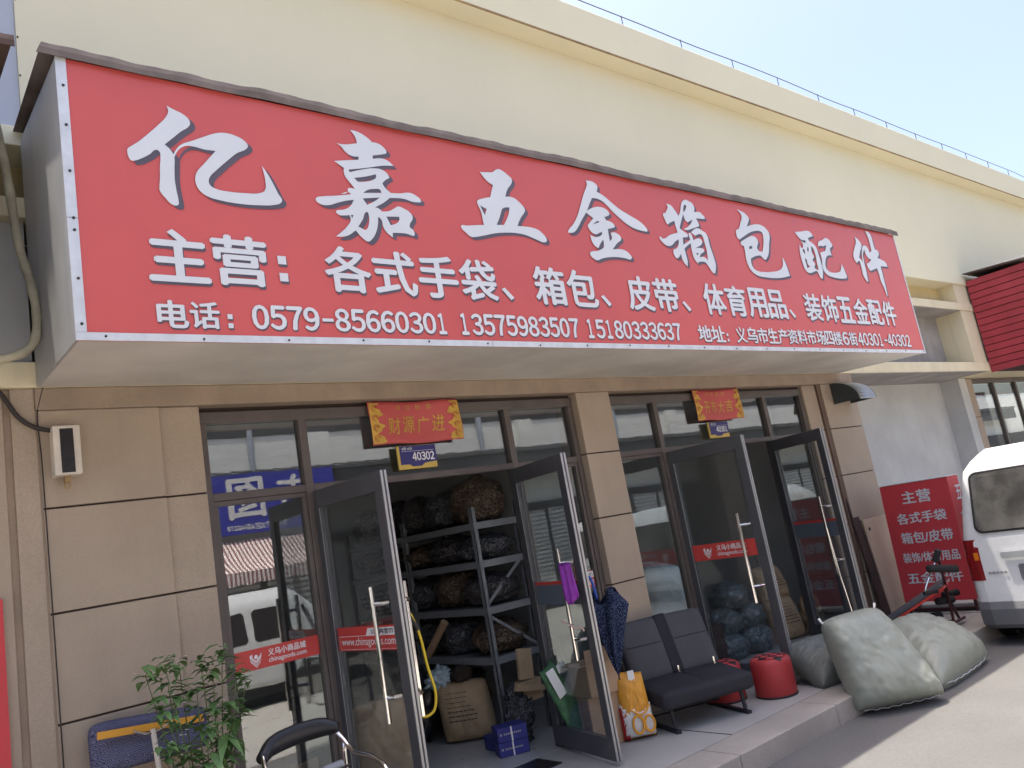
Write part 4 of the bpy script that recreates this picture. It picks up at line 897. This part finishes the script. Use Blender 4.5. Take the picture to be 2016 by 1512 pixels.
m = MB((1.0, -.98, .497)); m.lathe([(.10, .0), (.145, .03), (.15, .10), (.12, .13), (.02, .135)], (1.0, -.98, .497), 24); m.build('pad', 'vinyl', us, smooth=True)
m = MB((1.0, -.98, .497)); m.tube([(.96, -.98, .665), (1.07, -.96, .665)], .022, 12); m.build('steel_tube', 'steel', us)
m = MB((1.0, -.98, .497)); m.tube([(.88, -.99, .655), (1.06, -1.02, .64)], .008, 6); m.tube([(.98, -1.03, .645), (1.12, -.95, .65)], .007, 6); m.build('rod', 'cable', us)

# ------------------------------------------------------------------ right end: standee, exercise bench, boards, van
sd_ = thing('standing_sign', 'red upright sign board with rows of white characters in front of the grey wall', 'sign', (8.42, -.62, 0)); DO = (8.42, -.62, 0)
def dpt(u, v): return (8.40 + .06 * (v - .1), -.245 - u, v)      # face towards -x ; u runs from the wall to the street
Wd = .775
m = MB(DO); m.prism([(8.40, .12), (8.68, .12), (8.76, 1.43), (8.48, 1.43)], -.245 - Wd, -.245, 'Y'); m.build('case', 'dred', sd_, bevel=.006)
lines = [('主营', .24, .56, 1.20, 1.34), ('各式手袋', .13, .68, .98, 1.10), ('箱包/皮带', .13, .70, .76, .885), ('装饰/体育用品', .10, .72, .55, .66), ('五金配件', .10, .70, .32, .44)]
for s_, a, b, c, d in lines:
    m = MB(DO); glyphs(m, s_, a, b, c, d, lambda u, v: (8.40 + .06 * (v - .1) - .0042 - .001, -.245 - u, v), .028); m.build('lettering', 'white', sd_, recalc=False)
for i, c in enumerate('五金配件'): m = MB(DO); z = 1.17 - i * .25; glyphs(m, c, 8.53, 8.67, z, z + .15, lambda u, v: (u + .06 * (v - .1), -.245 - Wd - .004, v), .028); m.build('side_lettering', 'white', sd_, recalc=False)
m = MB(DO); m.box(8.472, 8.765, -.245 - Wd - .003, -.242, 1.4315, 1.439); m.build('top_edge', 'alu_white', sd_)
m = MB(DO)
for y in (-.27, -1.0):
    for x in (8.42, 8.66): m.box(x - .015, x + .015, y - .015, y + .015, 0, .118)
m.box(8.43, 8.65, -1.0, -.27, .02, .045); m.build('foot_frame', 'frame_dk', sd_)
eb = thing('exercise_bench', 'folding exercise bench with a grey pad and black foam rollers before the red sign', 'exercise bench', (7.4, -.95, 0)); EO = (7.4, -.95, 0)
m = MB(EO); lo, hi = Vector((7.18, -.62, .12)), Vector((7.36, -1.22, .45))
ax = (hi - lo).normalized(); sx = Vector((.95, .29, 0)).normalized(); up = sx.cross(ax).normalized()
if up.z < 0: up = -up
def slab(m, a, b, w, t0, t1):
    P = [p + sx * s_ * w + up * t for p in (a, b) for s_ in (-1, 1) for t in (t0, t1)]
    V = [m.v(p) for p in P]
    for q in ((0, 1, 3, 2), (4, 6, 7, 5), (0, 4, 5, 1), (2, 3, 7, 6), (0, 2, 6, 4), (1, 5, 7, 3)): m.f([V[i] for i in q])
slab(m, lo, hi, .19, .000, .045); m.build('pad', 'pad', eb, bevel=.012)
m = MB(EO); slab(m, lo, hi, .194, -.022, -.0005); m.build('pad_edge', 'padred', eb, bevel=.004)
def roller(a, b, r=.036):
    a, b = Vector(a), Vector(b); k = MB(EO); k.tube([a, a.lerp(b, .03), a.lerp(b, .97), b], [r * .8, r, r, r * .8], 14); k.build('foam_roller', 'foam', eb, smooth=True)
roller((6.93, -1.30, .66), (7.24, -1.42, .60), .036); roller((7.28, -1.14, .30), (7.56, -1.16, .27)); roller((7.62, -1.05, .30), (7.8, -1.12, .30), .034); roller((7.30, -1.05, .16), (7.40, -1.08, .15))
m = MB(EO)
for a, b in (((7.36, -1.22, .44), (7.10, -1.34, .78)), ((7.36, -1.22, .42), (7.46, -1.16, .04)), ((7.20, -.66, .10), (7.62, -1.08, .05)), ((7.36, -1.2, .40), (7.72, -1.1, .06)), ((7.30, -1.15, .05), (7.80, -1.12, .05)), ((7.2, -.8, .04), (7.2, -.5, .04))): m.tube([a, b], .014, 8)
m.build('tube_frame', 'frame_dk', eb)
m = MB(EO); m.tube(smooth_path([(7.12, -1.33, .74), (7.05, -1.27, .62), (6.98, -1.22, .5), (6.96, -1.2, .44)], 5), .009, 8); m.build('steel_lever', 'chrome', eb)
m = MB(EO); m.tube([(6.90, -1.22, .44), (7.06, -1.27, .43)], .018, 10); m.tube([(7.10, -1.30, .70), (7.10, -1.36, .80)], .03, 10); m.build('grip', 'foam', eb)
pk = thing('plywood_board', 'pale plywood board leaning against the right pilaster', 'board', (8.5, -.06, 0)); 
m = MB((8.5, -.06, 0)); T = Matrix.Translation((8.34, -.10, 0)) @ Matrix.Rotation(R(-4), 4, 'X'); m.box(0, .54, 0, .014, .0, 1.10, T); m.build('sheet', 'plank', pk)
m = MB((8.5, -.06, 0)); m.lathe([(.02, 0), (.02, .004)], T @ Vector((.09, -.002, .98)), 12, Vector((0, -1, 0))); m.build('knot', 'ink', pk)
m = MB((8.5, -.06, 0)); m.box(.505, .535, -.004, -.001, .12, .42, T); m.build('tape', 'bluetape', pk)
m = MB((8.2, -.06, 0)); T = Matrix.Translation((8.16, -.10, 0)) @ Matrix.Rotation(R(-5), 4, 'X'); m.box(0, .16, 0, .02, .0, 1.5, T); o = m.build('dark_brown_shade', 'brown_shade'); o.location = (8.2, -.06, 0)  # no real board: dark slab paints the shaded left side of the pilaster
tag(o, 'narrow dark slab standing for the shaded pilaster side, left of the pale plywood', 'board')
m = MB(); m.tube([(6.70, -.60, .02), (6.655, -.575, .64), (6.64, -.56, 1.16)], .008, 8); tag(m.build('mop_stick', 'chrome'), 'thin steel stick leaning against the glass of the rightmost door leaf', 'stick')
# white minivan, nose to the right, parked at the kerb
def make_van(label, loc, rz):
    v = thing('minivan', label, 'van', loc, rz, None)
    # local: rear at x=0, nose at +x, y from 0 (kerb side) to -1.56, z from the road up
    L = 3.9; yc = -.78
    sec = [(0.00, .30, .66, .60), (0.03, .30, .72, .74)]
    def half(z, x):   # half width at height z
        k = .745 - .0 * x
        if z > .95: k -= (z - .95) * .20 + max(0, z - 1.55) ** 2 * 2.8
        if z < .35: k -= (.35 - z) * .12
        return k
    def xr(z): return 0.0 + (.05 * max(0, z - .85) / .8 + max(0, z - 1.5) ** 2 * 1.6 if z > .85 else .0)      # rear face
    def xf(z): return L - (max(0, z - .80) * .95 if z > .8 else 0) - (.05 if z < .4 else 0)
    zs = [.32, .40, .55, .70, .86, .95, 1.08, 1.25, 1.40, 1.52, 1.62, 1.70, 1.76, 1.80]
    b = MB(); nx_, K = 26, len(zs); grid_ = {}
    def pt(i, z, s_):
        t = i / nx_; a, c = xr(z), xf(z); x = a + (c - a) * t; h = half(z, x)
        e = min(t, 1 - t) * (c - a); rr = .10
        if e < rr: h -= rr - math.sqrt(max(0, rr * rr - (rr - e) ** 2))
        return (x, yc + s_ * h, z)
    ts = [0, .002, .006, .013, .022, .04] + [k / 20 for k in range(2, 19)] + [.96, .978, .987, .994, .998, 1]
    n = len(ts)
    def pt2(t, z, s_): return pt(t * nx_, z, s_)
    rings = []
    for z in zs:
        ring = [b.v(pt2(t, z, 1)) for t in ts] + [b.v(pt2(t, z, -1)) for t in reversed(ts)]; rings.append(ring)
    N_ = len(rings[0])
    for a, c in zip(rings, rings[1:]):
        for k in range(N_): b.f([a[k], a[(k + 1) % N_], c[(k + 1) % N_], c[k]])
    topz = 1.83; top = []
    for j, (t, _) in enumerate([(t, 1) for t in ts]): pass
    lastz = zs[-1]
    for k in range(n - 1):
        b.f([rings[-1][k], rings[-1][k + 1], rings[-1][N_ - 2 - k], rings[-1][N_ - 1 - k]])
        b.f([rings[0][k + 1], rings[0][k], rings[0][N_ - 1 - k], rings[0][N_ - 2 - k]])
    body = b.build('body', 'vanpaint', v, smooth=True)
    # rear window with frame (proud of the tailgate)
    def rear(y, z, d): return (xr(z) - d, y, z)
    def rpan(poly, d, name, mat, par, thick=.012, res=0):
        p = MB(); F = [p.v(rear(y, z, d)) for y, z in poly]; Bk = [p.v(rear(y, z, d - thick)) for y, z in poly]
        p.f(F); p.f(Bk[::-1]); q = len(poly)
        for i in range(q): p.f([F[i], Bk[i], Bk[(i + 1) % q], F[(i + 1) % q]])
        return p.build(name, mat, par)
    def rrect(y0, y1, z0, z1, r, n=5, y0t=None, y1t=None):
        out = []
        for cy, cz, a0 in ((y0 + r, z0 + r, 180), (y1 - r, z0 + r, 270), ((y1t if y1t is not None else y1) - r, z1 - r, 0), ((y0t if y0t is not None else y0) + r, z1 - r, 90)):
            for k in range(n + 1): a = R(a0 + 90 * k / n); out.append((cy + r * math.cos(a), cz + r * math.sin(a)))
        return out
    rw = rpan(rrect(yc - .575, yc + .575, 1.03, 1.60, .07, 5, yc - .525, yc + .525), .016, 'rear_window', 'rubber', v)
    rpan(rrect(yc - .555, yc + .555, 1.05, 1.58, .06, 5, yc - .505, yc + .505), .020, 'pane', 'vglass', rw, .003)
    tg = rpan(rrect(yc - .62, yc + .62, .36, .985, .05), .012, 'tailgate', 'vanpaint', v)
    rpan(rrect(yc - .40, yc + .40, .79, .85, .02), .035, 'handle_bar', 'hood', tg, .02)
    rpan(rrect(yc - .28, yc + .28, .58, .73, .02), .018, 'plate_recess', 'vanplastic', tg, .005)
    for k in range(5): rpan([(yc + .55 - k * .034, .655), (yc + .525 - k * .034, .655), (yc + .525 - k * .034, .675), (yc + .55 - k * .034, .675)], .016, 'badge_letter', 'alu', tg, .003)
    for s_ in (1, -1):
        tl = MB()
        def tlp(z0, z1):
            for a, c in (((.0), (.16)),):
                poly = []
                for t in (0, .003, .008, .015, .024, .035):
                    poly.append(t)
                A = [[tl.v((pt2(t, z, s_)[0] - .012 if t == 0 else pt2(t, z, s_)[0] - .006, pt2(t, z, s_)[1] + s_ * .008 - (s_ * .0 if t else s_ * .02), z)) for t in poly] for z in (z0, (z0 + z1) / 2, z1)]
                for r0, r1 in zip(A, A[1:]):
                    for k in range(len(poly) - 1): tl.f([r0[k], r0[k + 1], r1[k + 1], r1[k]])
                inn = [tl.v((xr(z) - .010, yc + s_ * (half(z, 0) - .155), z)) for z in (z0, (z0 + z1) / 2, z1)]
                for k in range(2): tl.f([A[k][0], A[k + 1][0], inn[k + 1], inn[k]])
        tlp(.60, .98); lt = tl.build('tail_light', 'lens', v, smooth=False)
        am = MB(); am.box(-.0165, -.0135, min(yc + s_ * (half(.8, 0) - .145), yc + s_ * (half(.8, 0) - .105)), max(yc + s_ * (half(.8, 0) - .145), yc + s_ * (half(.8, 0) - .105)), .79, .86); am.build('indicator', 'amber', lt)
    # bumper
    bm_ = MB()
    prof = [(.0, .16), (-.045, .20), (-.055, .34), (-.03, .40), (.0, .405)]
    ys = [yc - .77, yc - .72, yc - .6, yc + .6, yc + .72, yc + .77]; cur = [.16, .05, 0, 0, .05, .16]
    V = [[bm_.v((x + c, y, z)) for x, z in prof] for y, c in zip(ys, cur)]
    for a, c in zip(V, V[1:]):
        for k in range(len(prof) - 1): bm_.f([a[k], a[k + 1], c[k + 1], c[k]])
    for s_ in (1, -1):
        y = yc + s_ * .77; y2 = yc + s_ * .72
        bm_.quad((.16, y, .16), (.16, y, .405), (.42, y, .36), (.42, y, .16))
        bm_.quad((.155, y, .405), (.11, y2, .56), (.16, y2 + s_ * .03, .56), (.30, y, .39))
    o = bm_.build('rear_bumper', 'vanplastic', v, smooth=False); s = o.modifiers.new('t', 'SOLIDIFY'); s.thickness = .02
    m = MB(); m.box(.1, L - .15, yc - .66, yc + .66, .17, .33); m.build('underbody', 'rubber', v)
    # side windows
    for s_ in (1, -1):
        for x0, x1 in ((.35, 1.15), (1.25, 2.1), (2.2, 2.85)):
            m = MB(); z0, z1 = 1.02, 1.52
            def q(x, z): return (x, yc + s_ * (half(z, x) + .006), z)
            r_ = .05; poly = [(x0 + r_, z0), (x1 - r_, z0), (x1, z0 + r_), (x1 - .02, z1 - r_), (x1 - r_ - .02, z1), (x0 + r_, z1), (x0, z1 - r_), (x0, z0 + r_)]
            m.f([m.v(q(*p)) for p in poly]); m.build('side_window', 'blackpane', v)
    m = MB(); m.quad((xf(1.02) + .004, yc - .62, 1.02), (xf(1.02) + .004, yc + .62, 1.02), (xf(1.58) + .004, yc + .54, 1.58), (xf(1.58) + .004, yc - .54, 1.58)); m.build('windscreen', 'blackpane', v)
    for s_ in (1, -1):
        m = MB(); m.lathe([(.07, 0), (.07, .02), (.02, .03)], (L - .02, yc + s_ * .55, .66), 14, Vector((1, 0, 0))); m.build('headlight', 'alu_white', v)
    for x in (.62, 3.1):
        for s_ in (1, -1):
            ax = Vector((0, s_, 0)); c = Vector((x, yc + s_ * .60, .27))
            wh = MB(); wh.lathe([(.16, 0), (.25, .0), (.27, .03), (.27, .13), (.25, .16), (.17, .165), (.16, .14)], c, 28, ax); o = wh.build('wheel', 'rubber', v, smooth=False)
            wh = MB(); wh.lathe([(.0, .145), (.05, .15), (.12, .12), (.16, .145)][::-1], c, 20, ax); wh.build('rim', 'sheet', o)
            wa = MB(); wa.lathe([(.31, .02), (.31, .158)], c, 28, ax); wa.build('wheel_arch', 'rubber', v)
    return v
van = make_van('white minivan parked at the kerb with its dusty rear window towards us', (7.42, -1.39, -.15), 0)
v2 = copy_tree(van); v2.location = (1.7, -6.7, -.15); v2.scale = (.9, .9, .9); v2['label'] = 'white minivan across the street, seen only as a reflection in the left window'
v3 = copy_tree(van); v3.location = (11.6, -7.0, -.15); v3['label'] = 'white minivan across the street, seen only as a reflection in the right shopfront'

# ------------------------------------------------------------------ inside the shops
sh = thing('storage_rack', 'grey steel storage rack full of hardware bags inside the left shop', 'rack', (3.5, 1.6, 0)); HO = (3.5, 1.6, 0)
X0, X1, Y0, Y1 = 3.27, 3.78, .65, 2.95
for x in (X0, X1 - .04):
    for y in (Y0, 1.8, Y1 - .04):
        m = MB(HO); m.box(x, x + .006, y, y + .045, 0, 1.92); m.box(x, x + .04, y, y + .006, 0, 1.92); 
        for z in [k * .075 + .1 for k in range(24)]: m.box(x + .012, x + .03, y - .002, y, z, z + .025)
        m.build('post', 'steel', sh)
for z in (.66, 1.065, 1.45, 1.775):
    m = MB(HO); m.box(X0 - .004, X1 + .004, Y0 - .004, Y1, z, z + .012); m.box(X0 - .008, X0 - .004, Y0, Y1, z - .045, z + .012); m.box(X0, X1, Y0 - .008, Y0 - .0045, z - .045, z + .012); m.box(X1 + .0045, X1 + .008, Y0, Y1, z - .045, z + .012); m.build('shelf_board', 'steel', sh)
m = MB(HO); m.prism([(X0 + .03, 1.10), (X1 - .05, 1.42), (X1 - .05, 1.455), (X0 + .03, 1.135)], Y0 - .012, Y0 - .009, 'Y'); m.prism([(X0 + .03, .98), (X1 - .05, .68), (X1 - .05, .71), (X0 + .03, 1.01)], Y0 - .012, Y0 - .009, 'Y'); m.build('brace', 'steel', sh)
rng = random.Random(21)
kinds = [('brassbag', 'brass coloured'), ('mottlebag', 'dark'), ('steelbag', 'steel coloured')]
lv = [(.672, 'lowest shelf', .37), (1.077, 'second shelf', .35), (1.462, 'third shelf', .29), (1.787, 'top shelf', .46)]
ordn = ['nearest the door', 'second from the door', 'third from the door', 'fourth from the door', 'at the far end']
for li, (z, ln, hmax) in enumerate(lv):
    for k in range(5):
        y = Y0 + .22 + k * .46; mt, nm = kinds[(k * 2 + li + (k > 2)) % 3]
        h = hmax * rng.uniform(.75, .98); t = thing('parts_bag', 'bag of %s fittings %s on the %s of the rack' % (nm, ordn[k], ln), 'bag', (3.52, y, z + .012), rng.uniform(-.2, .2), 'bags of fittings on the rack')
        m = MB(); m.blob((0, 0, h * .42), (.25, .245, h * .53), rng.random() * 50, .17, 2.4, 4); m.build('fittings', mt, t, smooth=True)
for y, lab in ((.55, ''),): pass
# floor goods of the left shop
def kraft(label, bl, br, tr, tl, th, seed, lines=True, mat='kraft'):
    t = sackthing(label, bl, br, tr, tl, th, seed, mat, -.02, .03, 24, 'paper sacks inside the shops', 2.6, False, 'paper_sack')
    if lines:
        bl, br, tr, tl = map(Vector, (bl, br, tr, tl)); nrm = ((br - bl).cross(tl - bl)).normalized(); base = t.location; m = MB(base); rng = random.Random(seed)
        for r_ in range(7):
            v = .80 - r_ * .075; u = .22
            while u < .60 + (.1 if r_ > 3 else 0):
                du = rng.uniform(.03, .09); h = .011 if r_ < 4 else .018
                pts = []
                for a, b in ((u, v), (u + du, v), (u + du, v + h), (u, v + h)):
                    uu, vv = 2 * a - 1, 2 * b - 1; k = (max(0, 1 - abs(uu) ** 2.6) ** .5) * (max(0, 1 - abs(vv) ** 2.6) ** .5) * th / 2 * 1.17 + .012
                    pts.append((bl * (1 - a) + br * a) * (1 - b) + (tl * (1 - a) + tr * a) * b + nrm * k)
                m.quad(*pts); u += du + .012
        m.build('print', 'ink', t, recalc=False)
    return t
kraft('upright brown paper sack with lines of dark print in the left doorway', (3.06, 1.25, .01), (3.40, .93, .01), (3.41, 1.02, .49), (3.07, 1.32, .50), .34, 4)
kraft('brown paper sack behind the glass of the left door leaf', (2.0, .75, .01), (2.4, .55, .01), (2.42, .68, .62), (2.02, .86, .60), .28, 6, False)
kraft('crumpled brown paper sack on the floor beyond the left door leaf', (2.1, 1.3, .01), (2.55, 1.15, .01), (2.55, 1.3, .45), (2.1, 1.4, .45), .3, 16)
t = thing('black_bag', 'black plastic sack standing beside the printed paper sack', 'bag', (2.98, 1.55, 0)); m = MB((2.98, 1.55, 0)); m.blob((2.98, 1.55, .32), (.21, .2, .36), 4, .25, 2.6, 4); m.build('plastic', 'blackbag', t, smooth=True)
t = thing('black_bag', 'heap of black plastic bags under the rack behind the paper sack', 'bag', (3.5, 1.75, 0)); m = MB((3.5, 1.75, 0)); m.blob((3.5, 1.75, .28), (.22, .5, .32), 9, .3, 3, 4); m.build('plastic', 'blackbag', t, smooth=True)
t = thing('crumpled_bag', 'crumpled pale clear bag lying on top of the printed paper sack', 'bag', (3.12, 1.3, .5)); m = MB((3.12, 1.3, .5)); m.blob((3.12, 1.28, .53), (.13, .1, .09), 14, .5, 4, 4); m.build('plastic', 'bluesack', t, smooth=True)
t = thing('cloth_cap', 'olive cloth bundle on top of the printed paper sack', 'cloth', (3.25, 1.12, .5)); m = MB((3.25, 1.12, .5)); m.blob((3.24, 1.14, .545), (.10, .09, .075), 24, .4, 3.4, 4); m.build('bundle', 'soil', t, smooth=True)
def bluebox(label, c, rz):
    t = carton(label, c, (.24, .17, .105), rz, 'bluecard', 'blue cartons by the rack', tape=False)
    m = MB(); m.box(-.012, .0, -.0865, -.0855, .0, .105); m.build('strap', 'strip_white', t)
    m = MB()
    for k in range(9): m.box(-.07 + k * .016, -.07 + k * .016 + .011, -.0862, -.0856, .05, .062)
    m.box(-.10, -.085, -.0862, -.0856, .048, .064); m.build('print', 'alu', t)
    return t
bluebox('dark blue printed carton on the floor in the left doorway, bottom of the pair', (3.10, .38, .003), R(-24)); bluebox('dark blue printed carton stacked on another in the left doorway', (3.10, .38, .11), R(-22)); bluebox('dark blue carton at the back of the pair in the left doorway', (3.19, .62, .003), R(-10))
t = thing('crumpled_bag', 'torn grey and teal plastic beside the dark blue cartons', 'bag', (3.28, .48, 0)); m = MB((3.28, .48, 0)); m.blob((3.30, .50, .20), (.10, .1, .22), 31, .55, 4, 4); m.build('plastic', 'steelbag', t, smooth=True)
t = thing('brown_carton', 'flattened brown cartons stuffed between the rack post and the door leaf', 'carton', (3.42, .5, .3)); m = MB((3.42, .5, .3)); m.box(3.34, 3.56, .46, .56, .30, .46); m.prism([(3.25, .42), (3.55, .36), (3.56, .40), (3.27, .47)], .40, .44, 'Y'); m.prism([(3.36, .48), (3.50, .46), (3.52, .70), (3.38, .72)], .47, .50, 'Y'); m.build('board', 'kraft', t)
t = thing('cardboard_tube', 'cardboard tube leaning across a shelf of the rack', 'tube', (3.3, 1.5, .68)); m = MB((3.3, 1.5, .68)); m.tube([(3.24, 1.62, .70), (3.26, 1.30, .98)], .035, 12); m.build('tube', 'card', t)
carton('brown carton on the floor behind the fixed left window', (1.25, .45, .003), (.45, .35, .35), R(12), flaps=True)
kraft('pale crumpled sack behind the fixed left window', (.95, .35, .01), (1.3, .25, .01), (1.3, .35, .30), (.95, .42, .32), .25, 26, False, 'bluesack')
# right shop
kraft('pale blue sack slumped behind the left window of the right shop', (5.03, .42, .50), (5.62, .30, .48), (5.46, .44, 1.08), (5.03, .52, 1.18), .36, 36, False, 'bluesack')
t = thing('parts_crate', 'dark crate holding up the pale blue sack in the right shop', 'crate', (5.0, .5, 0)); m = MB((5.0, .5, 0)); m.box(4.62, 5.7, .22, .8, .0, .45)
for z in (.1, .22, .34): m.box(4.61, 5.71, .212, .218, z, z + .05)
m.build('box', 'brown_shade', t)
t = thing('green_roll', 'dark roll behind the left window of the right shop', 'roll', (5.6, .75, 0)); m = MB((5.6, .75, 0)); m.tube([(5.8, .75, .01), (5.82, .8, .95)], .09, 14); m.build('roll', 'mottlebag', t)
cb = [(6.15, .55, .0, 'bottom left of the pile'), (6.55, .5, .0, 'bottom right of the pile'), (6.2, .6, .24, 'middle left of the pile'), (6.58, .58, .24, 'middle right of the pile'), (6.4, .62, .47, 'on top of the pile')]
for i, (x, y, z, lab) in enumerate(cb):
    t = thing('ring_bag', 'clear bag of metal rings behind the right shop door, ' + lab, 'bag', (x, y, z + .002), .3 * i, 'clear bags of rings')
    m = MB(); m.blob((0, 0, .125), (.23, .2, .15), 40 + i, .15, 2.4, 4); m.build('rings', 'clearbag', t, smooth=True)
kraft('upper brown paper sack stacked in the right doorway', (6.95, .62, .42), (7.35, .5, .42), (7.33, .6, .80), (6.95, .7, .80), .26, 46, True)
kraft('lower brown paper sack standing on end in the right doorway', (6.88, .5, .01), (7.28, .36, .01), (7.26, .46, .46), (6.9, .58, .46), .26, 56, True)
t = thing('brown_bag', 'torn brown bag beside the paper sacks in the right doorway', 'bag', (7.42, .3, 0)); m = MB((7.42, .3, 0)); m.blob((7.4, .32, .2), (.11, .12, .24), 61, .45, 4, 4); m.build('paper', 'kraft', t, smooth=True)

# ------------------------------------------------------------------ opposite side of the street (seen in the glass)
op = thing('opposite_building', 'white building with a tiled coping across the street, mirrored in the glass', 'building', (8, -9.4, -.15)); PO2 = (8, -9.4, -.15)
m = MB(PO2); m.box(-30, 50, -12, -9.5, 2.3, 4.30); m.build('white_wall', 'oppwall', op)
m = MB(PO2); m.box(-30, 50, -12, -9.48, 4.302, 5.2); m.build('dark_eave_band', 'oppdark', op)  # flat dark band stands for the eave, kept low to let sky light in
m = MB(PO2); m.box(-30, 50, -12, -9.4, -.15, 2.3); m.build('dark_shopfront', 'oppdark', op)
m = MB(PO2)
for x in range(-6, 40): m.box(x * 1.0, x + .88, -9.45 + .02, -9.39, 0, 2.1)
m.build('roller_shutter', 'shutter', op)
m = MB(PO2); n = 320
for i in range(n):
    x = -20 + i * .2; h = .012 + .022 * (i % 2)
    m.prism([(-9.5, 3.62 + h), (-8.95, 3.52 + h), (-8.95, 3.47), (-9.5, 3.47)], x, x + .2, 'X')
m.box(-20, 44, -9.1, -9.0, 3.0, 3.46); m.build('tile_coping', 'opptile', op)
m = MB(PO2)
for x in (6.15, 11.5, 17.): m.box(x, x + .42, -9.5, -9.36, 3.6, 4.295)
m.build('wall_pier', 'oppwall', op)
m = MB(PO2)
for x in (5.0, 10.4, 14.9): m.tube([(x, -9.44, 3.5), (x, -9.44, 5.2)], .06, 8)
m.build('drain_pipe', 'bluegrey', op)
bs_ = thing('blue_sign', 'blue shop sign with large pale characters across the street, mirrored in the left window', 'sign', (5, -8.85, 2.45)); BO = (5, -8.85, 2.45)
m = MB(BO); m.box(3.4, 6.3, -8.95, -8.86, 2.46, 3.5); m.build('panel', 'bluesign', bs_)
m = MB(BO); glyphs(m, '图', 4.28, 4.90, 2.74, 3.42, lambda u, v: (9.18 - u, -8.855, v), .03); glyphs(m, '市', 4.28, 4.90, 2.74, 3.42, lambda u, v: (9.18 + .9 - u, -8.855, v), .03)
glyphs(m, '市场4楼3区6街40278', 4.0, 5.1, 2.52, 2.64, lambda u, v: (9.3 - u, -8.855, v), .02); m.build('lettering', 'strip_white', bs_, recalc=False)
aw = thing('striped_awning', 'red and white striped awning across the street, mirrored in the left window', 'awning', (5, -8.5, 1.5)); AO = (5, -8.5, 1.5)
m = MB(AO); m.grid(lambda a, b: (2.5 + 6 * a, -8.93 + .75 * b, 2.36 - .55 * b - .06 * math.sin(b * 3.1)), 60, 6); m.grid(lambda a, b: (2.5 + 6 * a, -8.178 + .002 * b, 1.80 - b * (.19 + .03 * abs(math.sin(a * 60)))), 120, 2)
o = m.build('canopy', 'awn', aw); sd = o.modifiers.new('t', 'SOLIDIFY'); sd.thickness = .004
bpy.data.objects.remove(_fo); bpy.data.curves.remove(_fc)
